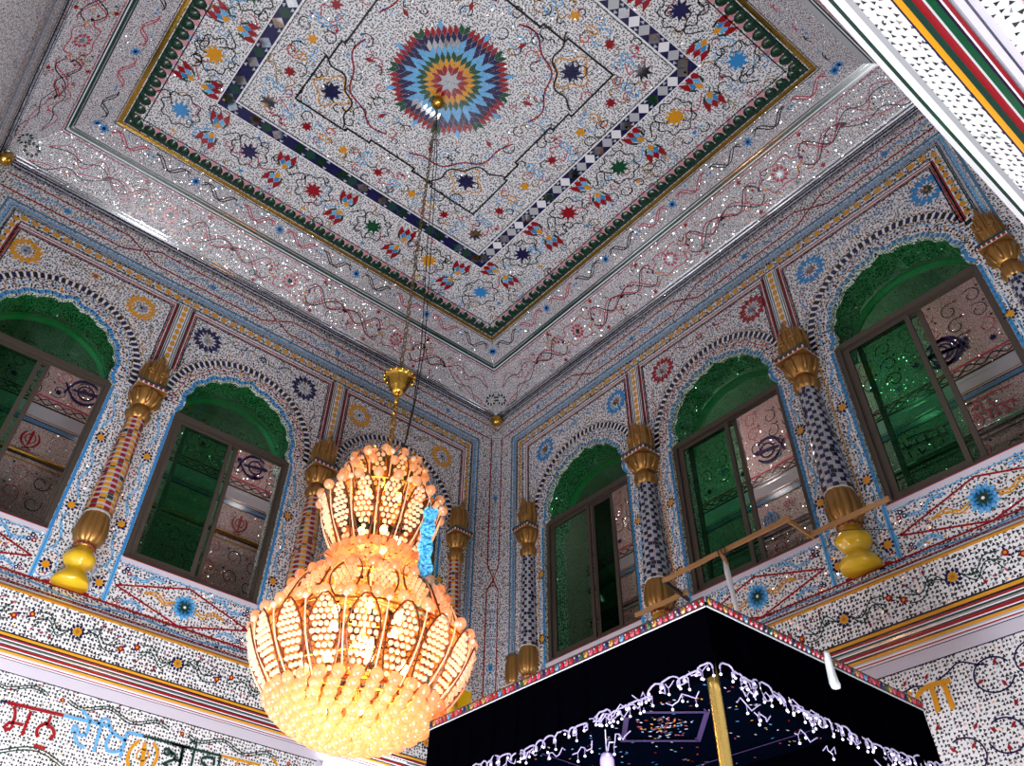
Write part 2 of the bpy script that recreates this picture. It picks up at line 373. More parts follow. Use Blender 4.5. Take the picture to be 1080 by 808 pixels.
SCRIPT_LEFT = [('navy', 0.018, [(5.569, -6.144), (5.507, -6.145)]),
 ('red', 0.03, [(5.507, -6.145), (5.002, -6.126)]),
 ('red', 0.028, [(5.445, -6.161), (5.418, -6.193), (5.404, -6.235), (5.401, -6.287), (5.431, -6.306), (5.447, -6.334), (5.436, -6.357), (5.407, -6.354), (5.391, -6.326), (5.392, -6.293), (5.306, -6.289)]),
 ('red', 0.03, [(5.288, -6.161), (5.284, -6.374)]),
 ('red', 0.03, [(5.108, -6.157), (5.108, -6.222)]),
 ('red', 0.03, [(5.108, -6.222), (5.156, -6.25), (5.178, -6.287), (5.172, -6.325), (5.148, -6.355)]),
 ('red', 0.03, [(5.131, -6.233), (5.078, -6.246), (5.039, -6.271), (5.024, -6.309), (5.053, -6.35)]),
 ('red', 0.03, [(5.157, -6.425), (5.052, -6.428)]),
 ('sky', 0.03, [(5.002, -6.126), (4.755, -6.117), (4.567, -6.109)]),
 ('sky', 0.026, [(4.861, -6.036), (4.745, -6.109)]),
 ('sky', 0.028, [(4.757, -6.121), (4.748, -6.237)]),
 ('sky', 0.028, [(4.748, -6.237), (4.822, -6.252)]),
 ('sky', 0.028, [(4.861, -6.171), (4.886, -6.206), (4.872, -6.234), (4.834, -6.221), (4.858, -6.183)]),
 ('sky', 0.028, [(4.862, -6.234), (4.833, -6.289), (4.784, -6.331), (4.727, -6.34)]),
 ('sky', 0.03, [(4.647, -6.12), (4.634, -6.357)]),
 ('sky', 0.026, [(4.678, -6.121), (4.658, -6.079), (4.623, -6.058), (4.587, -6.072), (4.568, -6.115)]),
 ('sky', 0.028, [(4.568, -6.115), (4.519, -6.156), (4.422, -6.187), (4.372, -6.191)]),
 ('sky', 0.028, [(4.519, -6.156), (4.546, -6.218), (4.545, -6.277), (4.511, -6.316), (4.432, -6.308), (4.392, -6.274)]),
 ('sky', 0.03, [(4.39, -6.118), (4.383, -6.35)]),
 ('sky', 0.028, [(4.39, -6.118), (4.232, -6.114)]),
 ('dgreen', 0.024, [(4.232, -6.114), (3.745, -6.105)]),
 ('yellow', 0.03, [(4.252, -6.161), (4.297, -6.22), (4.318, -6.296), (4.306, -6.363), (4.258, -6.414)]),
 ('yellow', 0.03, [(4.12, -6.148), (4.071, -6.189), (4.043, -6.254), (4.052, -6.32), (4.085, -6.367)]),
 ('yellow', 0.04, [(4.197, -6.167), (4.151, -6.42)]),
 ('yellow', 0.012, [(4.207, -6.227), (4.234, -6.252), (4.238, -6.293), (4.214, -6.323), (4.174, -6.326), (4.137, -6.305), (4.128, -6.267), (4.152, -6.233), (4.207, -6.227)]),
 ('dgreen', 0.026, [(3.998, -6.18), (3.947, -6.17), (3.924, -6.197), (3.959, -6.219), (3.991, -6.202)]),
 ('dgreen', 0.026, [(3.934, -6.18), (3.872, -6.206), (3.877, -6.247), (3.923, -6.274), (3.96, -6.302), (3.913, -6.307)]),
 ('dgreen', 0.026, [(3.879, -6.24), (3.799, -6.245)]),
 ('dgreen', 0.028, [(3.809, -6.114), (3.802, -6.294)]),
 ('dgreen', 0.024, [(3.942, -6.114), (3.405, -6.1)]),
 ('dgreen', 0.024, [(3.76, -6.07), (3.732, -6.042), (3.695, -6.054), (3.69, -6.091)]),
 ('dgreen', 0.026, [(3.824, -6.106), (3.803, -6.282)]),
 ('dgreen', 0.026, [(3.698, -6.111), (3.689, -6.256)]),
 ('dgreen', 0.026, [(3.899, -6.19), (3.908, -6.226)]),
 ('dgreen', 0.026, [(3.537, -6.221), (3.592, -6.203), (3.593, -6.165), (3.539, -6.142), (3.473, -6.149), (3.471, -6.206)]),
 ('dgreen', 0.026, [(3.417, -6.106), (3.414, -6.193)]),
 ('yellow', 0.024, [(3.405, -6.1), (2.973, -6.087)]),
 ('yellow', 0.024, [(2.858, -5.987), (2.818, -6.014), (2.784, -6.047)]),
 ('yellow', 0.024, [(3.221, -6.108), (3.231, -6.15)]),
 ('yellow', 0.024, [(3.098, -6.097), (3.106, -6.134)])]
SCRIPT_RIGHT = [('yellow', 0.04, [(5.475, -6.157), (5.522, -6.102), (5.578, -6.079), (5.652, -6.071), (5.728, -6.075), (5.795, -6.08)]),
 ('yellow', 0.045, [(5.632, -6.09), (5.632, -6.169), (5.624, -6.277)]),
 ('yellow', 0.045, [(5.737, -6.092), (5.739, -6.192), (5.743, -6.284)]),
 ('yellow', 0.05, [(5.43, -6.076), (5.448, -6.1)])]
SCRIPT_GALLERY = [('pinkred', 0.02, [(6.164, -2.515), (6.234, -2.514), (6.283, -2.569), (6.204, -2.615)]),
 ('pinkred', 0.02, [(6.192, -2.625), (6.269, -2.604)]),
 ('pinkred', 0.02, [(6.164, -2.515), (6.439, -2.517)]),
 ('pinkred', 0.02, [(6.317, -2.549), (6.313, -2.666)]),
 ('pinkred', 0.02, [(6.416, -2.543), (6.405, -2.639), (6.459, -2.639)]),
 ('pinkred', 0.02, [(6.439, -2.517), (6.698, -2.538)]),
 ('pinkred', 0.02, [(6.173, -2.748), (6.232, -2.7), (6.277, -2.76), (6.234, -2.801)]),
 ('pinkred', 0.02, [(6.185, -2.678), (6.654, -2.712)]),
 ('pinkred', 0.02, [(6.368, -2.7), (6.364, -2.813)]),
 ('pinkred', 0.02, [(6.454, -2.719), (6.417, -2.779), (6.486, -2.805)]),
 ('pinkred', 0.02, [(6.517, -2.726), (6.575, -2.811), (6.517, -2.825)]),
 ('pinkred', 0.02, [(6.638, -2.718), (6.616, -2.804)]),
 ('black', 0.02, [(5.416, -2.559), (5.933, -2.604)]),
 ('black', 0.02, [(5.308, -2.653), (5.875, -2.722)]),
 ('black', 0.02, [(5.363, -2.581), (5.39, -2.682), (5.46, -2.653)]),
 ('black', 0.02, [(5.517, -2.617), (5.535, -2.695)]),
 ('black', 0.02, [(5.637, -2.617), (5.631, -2.716), (5.695, -2.702)]),
 ('black', 0.02, [(5.783, -2.617), (5.777, -2.716)]),
 ('black', 0.02, [(5.858, -2.61), (5.868, -2.701)]),
 ('black', 0.02, [(5.388, -2.731), (5.401, -2.823)]),
 ('black', 0.02, [(5.503, -2.745), (5.533, -2.829), (5.589, -2.793)]),
 ('black', 0.02, [(5.675, -2.758), (5.686, -2.848)]),
 ('black', 0.02, [(5.79, -2.757), (5.794, -2.826)])]

# ================================================================== THE ROOM
WC = {'L': (1.81, 4.20, 6.60), 'R': (1.90, 4.24, 6.56)}     # window centres along each wall
PC = {'L': (0.72, 3.01, 5.41), 'R': (0.83, 3.08, 5.41, 7.60)}  # column centres
SP = {'L': (2.93, 5.34), 'R': (2.99, 5.32)}                 # bead strips above the columns
END = {'L': LX, 'R': LY+0.35, 'T': LY}
ZS, ZT, ZB = -2.32, -2.50, -4.47                            # arch centre, spring, sill

def arch_outline(c, n=72):
    pts = [(c-0.80, ZB), (c+0.80, ZB), (c+0.80, ZT), (c+0.73, ZT+0.10)]
    for i in range(n+1):
        t = pi*i/n
        k = 0.955+0.045*abs(sin(9*t)) + 0.05*math.exp(-((t-pi/2)/0.09)**2)
        pts.append((c+0.755*k*cos(t), ZS+0.67*k*sin(t)))
    pts += [(c-0.73, ZT+0.10), (c-0.80, ZT)]
    return pts
def ell(c, d, t0=0.0, t1=pi, n=60):
    return [(c+(0.755+d)*cos(t0+(t1-t0)*i/n), ZS+(0.68+d)*sin(t0+(t1-t0)*i/n)) for i in range(n+1)]

def wall_face(name, side, u0, u1, z0, z1, holes, m, o=0.0):
    outer = [(u0, z0), (u1, z0), (u1, z1), (u0, z1)]
    loops = [outer]+holes
    flat = [p for l in loops for p in l]
    tris = tessellate_polygon([[Vector((p[0], p[1], 0)) for p in l] for l in loops])
    vs = [side_pt(side, p[0], o, p[1]) for p in flat]
    uvs = [[flat[i] for i in t] for t in tris]
    return mesh_obj(name, vs, [tuple(t) for t in tris], [m], None, None, False, uvs)
def quad(name, pts, m, uvs, parent=None):
    return mesh_obj(name, pts, [(0, 1, 2, 3)], [m], None, parent, False, [uvs])

# --- window walls above the ledge
walls = {}
for side, nm in (('L', 'wall_left'), ('R', 'wall_right')):
    holes = [arch_outline(c) for c in WC[side]]
    w = wall_face(nm, side, 0, END[side], -5.02, 0.0, holes, M['mos_up'])
    tag(w, {'L': 'left hand upper wall of white mirror mosaic with cusped arch windows', 'R': 'right hand upper wall of white mirror mosaic with cusped arch windows'}[side], 'wall', kind='structure')
    walls[side] = w
    # thickness of the arches
    vs = []; fs = []; uv = []
    for h in holes:
        b = len(vs); n = len(h); acc = 0
        for p in h: vs += [side_pt(side, p[0], 0, p[1]), side_pt(side, p[0], -0.40, p[1])]
        for i in range(n):
            j = (i+1) % n; l = hypot(h[i][0]-h[j][0], h[i][1]-h[j][1])
            fs.append((b+2*i, b+2*i+1, b+2*j+1, b+2*j)); uv.append([(acc, 0), (acc, 0.4), (acc+l, 0.4), (acc+l, 0)]); acc += l
    mesh_obj('window_reveal', vs, fs, [M['mos_soffit']], None, w, False, uv)
wt = wall_face('wall_side', 'T', 0, LY, -5.02, 0.0, [], M['mos_up'])
tag(wt, 'side wall of mirror mosaic at the far left edge of the photo', 'wall', kind='structure')

# --- walls of the hall below the cornice
for side, nm, u1, lb in (('L', 'wall_left_lower', LX, 'white mosaic wall with coloured script under the left cornice'),
                         ('R', 'wall_right_lower', 13.0, 'white mosaic wall with gold script under the right cornice'),
                         ('T', 'wall_side_lower', 13.0, 'lower side wall of the hall, left of the photo')):
    w = wall_face(nm, side, 0, u1, FLOOR_Z, -5.75, [], M['mos_low']); tag(w, lb, 'wall', kind='structure'); walls[side+'low'] = w
w = quad('wall_rear', [(-LX, -13, FLOOR_Z), (0, -13, FLOOR_Z), (0, -13, -5.8), (-LX, -13, -5.8)], M['plaster'], [(0, 0), (1, 0), (1, 1), (0, 1)])
tag(w, 'rear wall of the hall behind the photographer', 'wall', kind='structure')
w = quad('floor', [(-LX, -13, FLOOR_Z), (0, -13, FLOOR_Z), (0, 0, FLOOR_Z), (-LX, 0, FLOOR_Z)], M['floor'], [(0, 0), (1, 0), (1, 1), (0, 1)])
tag(w, 'marble floor of the prayer hall', 'floor', kind='structure')
w = quad('ceiling_low', [(-LX, -13, -5.6), (0, -13, -5.6), (0, -8.9, -5.6), (-LX, -8.9, -5.6)], M['plaster'], [(0, 0), (1, 0), (1, 1), (0, 1)])
tag(w, 'low plaster ceiling of the hall behind the beam', 'ceiling', kind='structure')
w = wall_face('wall_front', 'N', 0, LX, -5.3, 0.0, [], M['mos_up'], o=-0.32)
tag(w, 'upper wall hidden above the near beam', 'wall', kind='structure')

# --- decoration of the window walls
def small_flower(P, c, r=0.075, center='yellow', out='navy'):
    P.rosette(c, 8, r*0.4, r*1.12, r*0.5, out, 2, 0.2, 0.55); P.disc(c, r*0.60, center, 10, 3)
def tri_berry(P, c, r=0.022, ms=('navy', 'red', 'navy')):
    for k in range(3):
        q = (c[0]+r*1.2*cos(pi/2+2*pi*k/3), c[1]+r*1.2*sin(pi/2+2*pi*k/3)); P.disc(q, r, ms[k], 8, 2); P.disc(q, r*0.4, 'white', 6, 3)
def leafy(P, pts, w, m, leaf='black', every=5, r=0.02, lm=None):
    P.path(pts, w, m, 1)
    for i in range(2, len(pts)-1, every):
        a = atan2(pts[i+1][1]-pts[i][1], pts[i+1][0]-pts[i][0])+(0.9 if (i//every) % 2 else -0.9)
        P.petal(pts[i], a, 0, r*1.6, r*0.8, leaf, 2)
ROS = {'L': ('yellow', 'navy', 'yellow'), 'R': ('blue', 'red', 'blue')}
def upper_pattern(side):
    P = Pat(lambda u, v, h, s=side: side_pt(s, u, h, v)); E = LX if side == 'L' else LY
    E2 = END[side]
    # top band: dark moulding line, red lines that cross, blue vine and stars
    for z, w_, m in ((-0.02, 0.03, 'navy'), (-0.05, 0.012, 'silver'), (-0.075, 0.02, 'navy'), (-0.10, 0.01, 'black'), (-0.125, 0.02, 'mirror')):
        P.path([(0, z), (E2, z)], w_, m, 1)
    q = E/4
    for k in range(4):
        a, b = q*k, q*(k+1)
        for z1, z2 in ((-0.22, -0.47), (-0.47, -0.22)):
            x0 = a+(0.22 if k else 0.22); x1 = b-0.22
            P.path([(x0, z1), (x1, z1)], 0.022, 'red', 2)
            if k < 3: P.path([(x1, z1), (x1+0.44, z2)], 0.022, 'red', 2)
        c = ((a+b)/2, -0.345); P.star(c, 8, 0.062, 0.03, 'blue', 3)
        for sg in (-1, 1):
            for ph in (0, 0.9):
                P.path(wave((c[0]+sg*0.07, -0.345), (c[0]+sg*0.68, -0.345), 0.05, 0.42, ph, 0.02), 0.012, 'sky', 1)
        for t in range(4):
            for z in (-0.165, -0.53): tri_berry(P, (a+0.3+t*0.45, z), 0.011, ('black', 'yellow', 'black'))
        P.disc((b, -0.345), 0.02, 'mirror', 6, 3)
    P.path([(0.0, -0.22), (0.22, -0.22)], 0.018, 'red', 2); P.path([(0.12, -0.47), (0.22, -0.47)], 0.018, 'red', 2)
    # corner strip with red verticals crossing half way
    for zz in ((-0.47, -2.72), (-3.12, -5.0)): P.path([(0.12, zz[0]), (0.12, zz[1])], 0.024, 'red', 2)
    P.path([(0.12, -2.72), (0.0, -2.92), (0.12, -3.12)], 0.024, 'red', 2)
    for z in (-1.55, -4.2): P.poly([(0, z+0.07), (0.02, z+0.03), (0.05, z+0.05), (0.04, z+0.01), (0.07, z), (0.04, z-0.01), (0.05, z-0.05), (0.02, z-0.03), (0, z-0.07)], 'blue', 3)
    for a, b in ((-0.7, -1.45), (-1.65, -2.6), (-3.3, -4.1), (-4.3, -4.95)): P.path([(abs(p[0]-0.0), p[1]) for p in wave((0.035, a), (0.035, b), 0.028, 0.35, 0, 0.03)], 0.009, 'sky', 1)
    for k in range(10): tri_berry(P, (0.235, -0.85-k*0.44), 0.014, ('dgold', 'black', 'black'))
    # frames round the three panels
    def frame(mo, zo, w_, m, lay=2, zb=-4.2):
        P.path([(mo, zb), (mo, zo), (E-mo, zo), (E-mo, zb)], w_, m, lay)
    for d, w_, m in ((0.0, 0.030, 'steel'), (0.036, 0.012, 'silver'), (0.058, 0.022, 'sky'), (0.082, 0.012, 'steel'), (0.10, 0.016, 'silver'), (0.118, 0.010, 'navy')):
        frame(0.38+d, -0.60-d, w_, m)
    for d, w_, m in ((0.0, 0.016, 'dgreen'), (0.125, 0.016, 'black')):
        frame(0.515+d, -0.745-d, w_, m, zb=-2.0)
    x = 0.6
    while x < E-0.6:
        P.poly([(x+0.045*cos(a_), -0.808+0.036*sin(a_)) for a_ in [pi*w/5 for w in range(10)]], 'yellow', 3); P.disc((x+0.068, -0.825), 0.014, 'black', 6, 3); P.disc((x+0.068, -0.79), 0.014, 'white', 6, 3); x += 0.136
    for xx in (0.578, E-0.578):
        z = -0.86
        while z > -1.95:
            P.poly([(xx+0.032*cos(a_), z+0.042*sin(a_)) for a_ in [pi*w/5 for w in range(10)]], 'yellow', 3); P.disc((xx, z-0.062), 0.013, 'black', 6, 3); z -= 0.125
    # panels
    edges = [0.68 if side == 'L' else 0.76] + [x for c in SP[side] for x in (c-0.155, c+0.155)] + [E-0.66]
    for i in range(3):
        a, b = edges[2*i], edges[2*i+1]; c = WC[side][i]
        for d, m in ((0, 'red'), (0.02, 'white'), (0.038, 'red'), (0.056, 'white'), (-0.022, 'black')):
            zt = -0.965+d
            P.path([(a-d, -1.95), (a-d, zt), (b+d, zt), (b+d, -1.95)], 0.016, m, 2+(m == 'red'))
        rc = ROS[side][i]
        for x in (c-0.745, c+0.735):
            cc = (x, -1.262)
            P.rosette(cc, 14, 0.085, 0.212, 0.074, rc, 2, 0.1, 0.5)
            P.rosette(cc, 9, 0.0, 0.09, 0.035, 'mirror', 2, 0.3); P.disc(cc, 0.02, 'dgold' if rc != 'yellow' else 'navy', 6, 3)
        cc = ((a+b)/2, -1.13); P.star(cc, 7, 0.075, 0.035, rc if rc != 'red' else 'red', 2); P.disc(cc, 0.03, 'mirror', 8, 3)
        for sg in (-1, 1):
            leafy(P, wave((cc[0]+sg*0.08, -1.14), (cc[0]+sg*0.52, -1.10), 0.045, 0.4, 0, 0.03), 0.010, 'dgold' if rc == 'yellow' else ('black' if rc == 'navy' else rc), 'black', 4, 0.014)
            P.path(curl((cc[0]+sg*0.30, -1.11), 0.055, 0, 1.2, 14, 0.3, sg), 0.008, rc if rc != 'yellow' else 'dgold', 1)
            leafy(P, smooth([(c+sg*0.92, -1.42), (c+sg*0.98, -1.62), (c+sg*0.93, -1.78), (c+sg*1.0, -1.95)]), 0.010, rc if rc != 'yellow' else 'dgold', 'black', 4, 0.016)
            P.star((c+sg*0.98, -1.85), 5, 0.028, 0.012, 'red' if i % 2 else 'yellow', 3)
        # bands that follow the arch
        out = arch_outline(c)[2:]
        def edge_r(t): return 0.955+0.045*abs(sin(9*t)) + 0.05*math.exp(-((t-pi/2)/0.09)**2)
        NT = 150
        for k in range(NT):
            t0, t1 = pi*k/NT, pi*(k+1)/NT
            q4 = [(c+(0.755*edge_r(t)+d)*cos(t), ZS+(0.67*edge_r(t)+d)*sin(t)) for t, d in ((t0, 0.0), (t1, 0.0), (t1, 0.048), (t0, 0.048))]
            P.poly(q4, ('blue', 'blue', 'blue', 'sky', 'navy')[k % 5] if side == 'L' else ('teal', 'teal', 'blue', 'silver')[k % 4], 2)
        for sg in (-1, 1): P.path([(c+sg*0.775, ZS), (c+sg*0.755, ZT+0.1), (c+sg*0.82, ZT)], 0.04, 'blue', 2)
        P.dots(ell(c, 0.078, -0.1, pi+0.1), 0.043, 0.013, ('yellow', 'black', 'black'), 2)
        w0 = ell(c, 0.13, -0.1, pi+0.1, 110)
        vc = 'sky' if i != 1 else 'pinkred'
        P.path([(c+(p[0]-c)*(1+0.018*sin(k*0.42)), ZS+(p[1]-ZS)*(1+0.018*sin(k*0.42))) for k, p in enumerate(w0)], 0.010, vc, 2)
        P.dots(ell(c, 0.115, -0.1, pi+0.1), 0.11, 0.016, ('red', 'navy', 'yellow'), 3)
        P.dots(ell(c, 0.155, -0.05, pi+0.05), 0.095, 0.012, ('navy', 'black'), 3)
        P.dots(ell(c, 0.180, -0.1, pi+0.1), 0.042, 0.012, ('black', 'yellow'), 2)
        P.dashes(ell(c, 0.235, -0.12, pi+0.12), 0.080, 0.048, 0.080, 'navy', 2, alt=('navy', 'black'))
        P.dashes(ell(c, 0.235, -0.12+0.045, pi+0.12), 0.080, 0.022, 0.07, 'white', 1)
        P.dots(ell(c, 0.292, -0.1, pi+0.1), 0.042, 0.012, ('black', 'yellow'), 2)
    # bead strips above the columns
    for c in SP[side]:
        for d, w_, m in ((0.048, 0.012, 'dgreen'), (0.062, 0.012, 'white'), (0.075, 0.014, 'black'), (0.089, 0.012, 'white'), (0.102, 0.014, 'dgreen'), (0.116, 0.012, 'white'), (0.129, 0.012, 'black')):
            for sg in (-1, 1): P.path([(c+sg*d, -0.90), (c+sg*d, -2.05)], w_, m, 2)
        P.rect((c-0.046, -2.05), (c+0.046, -0.88), 'white', 1)
        z = -0.94
        while z > -2.0:
            P.poly([(c+0.034*cos(a_), z+0.046*sin(a_)) for a_ in [pi*w/5 for w in range(10)]], 'yellow', 3); z -= 0.105
    # piers: blue border, vines and yellow flowers beside each column
    for j, c in enumerate(PC[side]):
        sgs = (-1, 1)
        if j == 0: sgs = (1,)
        if j == 3: sgs = (-1,)
        for sg in sgs:
            wc = min(WC[side], key=lambda x: abs(x-(c+sg*1.0)))
            e = wc-sg*0.80
            P.path([(e-sg*0.02, -2.55), (e-sg*0.02, -4.47)], 0.035, 'blue', 2)
            P.path([(e-sg*0.03, -4.47), (e-sg*0.03, -4.99)], 0.045, 'sky', 2); P.path([(e-sg*0.03, -4.47), (e-sg*0.03, -4.99)], 0.012, 'blue', 3)
            P.path([(e-sg*0.06, -2.55), (e-sg*0.06, -4.47)], 0.008, 'white', 2)
            if side == 'R': P.dashes([(e-sg*0.02, -2.55), (e-sg*0.02, -4.47)], 0.07, 0.025, 0.034, 'teal', 3)
            x0 = (c+sg*0.15+e)/2
            for ph in (0, 0.7):
                P.path(wave((x0, -2.62), (x0, -3.15), 0.032, 0.42, ph, 0.02), 0.012, 'sky', 1)
                P.path(wave((x0, -3.34), (x0, -4.04), 0.032, 0.42, ph, 0.02), 0.012, 'sky', 1)
                P.path(wave((x0, -4.24), (x0, -4.66), 0.032, 0.42, ph, 0.02), 0.012, 'sky', 1)
            for z in (-3.25, -4.14, -4.83): small_flower(P, (x0, z), 0.066)
            P.path([(x0+0.1*cos(t_), -4.83+0.13*sin(t_)) for t_ in [pi*k/10-pi for k in range(11)]], 0.010, 'sky', 1)
            P.path([(x0-0.1, -4.83), (x0-0.08, -4.7), (x0, -4.62), (x0+0.08, -4.7), (x0+0.1, -4.83)], 0.010, 'sky', 1)
            for k in range(12):
                tri_z = -2.7-k*0.155
                P.petal((x0+random.uniform(-.07, .07), tri_z), random.uniform(0, 6), 0, 0.035, 0.014, 'black', 2)
        if side == 'R' and j < 3:
            P.path([(c+0.155, -2.6), (c+0.155, -4.45)], 0.014, 'yellow', 2)
            if j == 0: P.path([(c-0.13, -2.6), (c-0.13, -4.45)], 0.014, 'yellow', 2)
    # panel under each window
    for c in WC[side]:
        P.rect((c-0.80, -4.53), (c+0.80, -4.475), 'lilac', 2); P.path([(c-0.8, -4.545), (c+0.8, -4.545)], 0.012, 'sky', 2); P.path([(c-0.8, -4.474), (c+0.8, -4.474)], 0.008, 'pinkred', 3)
        P.path([(c-0.77, -4.795), (c-0.0, -4.57), (c+0.77, -4.795)], 0.019, 'red', 2)
        P.path([(c-0.77, -4.795), (c-0.0, -5.0), (c+0.77, -4.795)], 0.019, 'red', 2)
        cc = (c, -4.785)
        P.rosette(cc, 12, 0.04, 0.15, 0.065, 'sky', 2); P.rosette(cc, 12, 0.03, 0.115, 0.055, 'blue', 3, 0.26); P.rosette(cc, 8, 0.0, 0.082, 0.036, 'dgreen', 4); P.disc(cc, 0.016, 'white', 6, 5)
        for sg in (-1, 1):
            for d in (0, 0.03):
                P.path(smooth([(c+sg*0.11, -4.79+d), (c+sg*0.22, -4.83+d), (c+sg*0.32, -4.77+d), (c+sg*0.46, -4.78+d*0.3)]), 0.015, 'yellow', 2)
            tri_berry(P, (c+sg*0.5, -4.78), 0.014, ('navy', 'red', 'red'))
            tri_berry(P, (c+sg*0.70, -4.62), 0.026); tri_berry(P, (c+sg*0.70, -4.94), 0.020)
            for d in (0, 0.022):
                P.path(smooth([(c+sg*0.66, -4.63-d), (c+sg*0.5, -4.655-d), (c+sg*0.42, -4.58-d), (c+sg*0.28, -4.585-d)]), 0.013, 'sky', 2)
                P.path(smooth([(c+sg*0.66, -4.94-d), (c+sg*0.52, -4.90-d), (c+sg*0.42, -4.96-d)]), 0.013, 'sky', 2)
    P.path([(0, -5.0), (E2, -5.0)], 0.014, 'red', 3)
    for c in PC[side]:
        for k in range(-2, 3): P.rect((c+k*0.1-0.03, -4.995), (c+k*0.1+0.03, -4.972), 'red', 3)
    P.build('wall_inlay', walls[side])
upper_pattern('L'); upper_pattern('R')
# side wall glimpsed at the far left
P = Pat(lambda u, v, h: side_pt('T', u, h, v))
for z, w_, m in ((-0.05, 0.03, 'black'), (-0.09, 0.02, 'mirror'), (-0.22, 0.018, 'red'), (-0.47, 0.018, 'red'), (-0.62, 0.04, 'steel'), (-0.66, 0.03, 'sky'), (-0.71, 0.02, 'steel'), (-0.75, 0.012, 'dgreen'), (-0.87, 0.012, 'black'), (-0.96, 0.015, 'red'), (-1.0, 0.015, 'red')):
    P.path([(0.0 if z > -0.6 else 0.4, z), (LY, z)], w_, m, 2)
for d in (0.38, 0.43, 0.47): P.path([(d, -0.62), (d, -4.2)], 0.03, 'steel' if d != 0.43 else 'sky', 2)
for d in (0.68, 0.72): P.path([(d, -0.96), (d, -2)], 0.014, 'red', 2)
x = 0.6
while x < LY: P.disc((x, -0.81), 0.03, 'yellow', 8, 2); x += 0.136
for k in range(60): P.path(curl((0.9+k*0.12, -1.2-0.1*(k % 3)), 0.05, k, 1.2, 10), 0.01, 'sky' if k % 2 else 'pinkred', 1)
P.build('wall_inlay', wt)

# --- cornice that runs round three sides
def corn_profile(dz0):
    Z = lambda z: z+dz0
    C = [((0.0, -5.0), (0.055, Z(-5.135)), 'mos_ledge'), ((0.055, Z(-5.135)), (0.062, Z(-5.145)), 'black'), ((0.062, Z(-5.145)), (0.075, Z(-5.165)), 'white'), ((0.075, Z(-5.165)), (0.12, Z(-5.205)), 'yellow'), ((0.12, Z(-5.205)), (0.12, Z(-5.225)), 'yellow'), ((0.12, Z(-5.225)), (0.12, Z(-5.60)), 'mos_ledge')]
    seq = ((0.9, 'black', 0.2), (1.5, 'yellow', 0.8), (1.0, 'black', 0.3), (1.0, 'red', 0.7), (0.5, 'white', 0.2), (0.9, 'dgreen', 0.8), (0.8, 'mirror', 0.3), (0.5, 'white', 0.3), (0.7, 'black', 0.4), (1.5, 'red', 0.8), (0.5, 'white', 0.2), (0.9, 'black', 0.6), (1.4, 'yellow', 0.7), (0.8, 'silver', 0.3), (0.6, 'white', 0.5), (0.7, 'red', 0.6), (0.8, 'lilac', 0.4), (0.4, 'black', 0.5))
    o, z = 0.12, Z(-5.60); tw = sum(w for w, m, v in seq); ze = -5.795
    for w, m, v in seq:
        wo, wz = 0.108*w/tw, (ze-Z(-5.60))*w/tw
        # each stripe is a little moulding: a face and a return
        n = (o-wo*(1-v), z+wz*v); C.append(((o, z), n, m)); e = (o-wo, z+wz); C.append((n, e, m)); o, z = e
    C.append(((o, z), (0.012, -5.895), 'lilac')); C.append(((0.012, -5.895), (0.008, -5.902), 'black'))
    return C
CORNS = {'L': corn_profile(0.0), 'R': corn_profile(0.035), 'T': corn_profile(0.0)}
def corn_strip(side, seg, u0m, u1, u1m, target):
    (o1, z1), (o2, z2), m = seg
    a = [side_pt(side, o1 if u0m else 0, o1, z1), side_pt(side, u1-(o1 if u1m else 0), o1, z1), side_pt(side, u1-(o2 if u1m else 0), o2, z2), side_pt(side, o2 if u0m else 0, o2, z2)]
    l = hypot(o1-o2, z1-z2)
    target.append((a, m, [(0, 0), (u1, 0), (u1, -l), (0, -l)]))
trims = {}
for k, (side, u1, um, lb) in enumerate((('L', LX, True, 'projecting striped cornice along the left wall below the windows'), ('R', LY+0.4, False, 'projecting striped cornice along the right wall below the windows'), ('T', LY+0.4, False, 'projecting cornice of the side wall at the left'))):
    q = []
    for seg in CORNS[side]: corn_strip(side, seg, True, u1, um, q)
    ms = []; vs = []; fs = []; mi = []; uv = []
    for a, m, u in q:
        if m not in ms: ms.append(m)
        fs.append(tuple(range(len(vs), len(vs)+4))); vs += a; mi.append(ms.index(m)); uv.append(u)
    t = mesh_obj('trim_%d' % (k+1), vs, fs, [M[m] for m in ms], mi, None, False, uv)
    tag(t, lb, 'cornice', kind='structure'); trims[side] = t
def seg_map(side, p0, p1):
    """surface running along a side, t metres down from p0 towards p1"""
    l = hypot(p1[0]-p0[0], p1[1]-p0[1]); dx, dz = (p1[0]-p0[0])/l, (p1[1]-p0[1])/l
    nx, nz = -dz, dx
    if nx < 0: nx, nz = -nx, -nz
    return lambda u, t, h: side_pt(side, u, p0[0]+dx*t+nx*h, p0[1]+dz*t+nz*h)
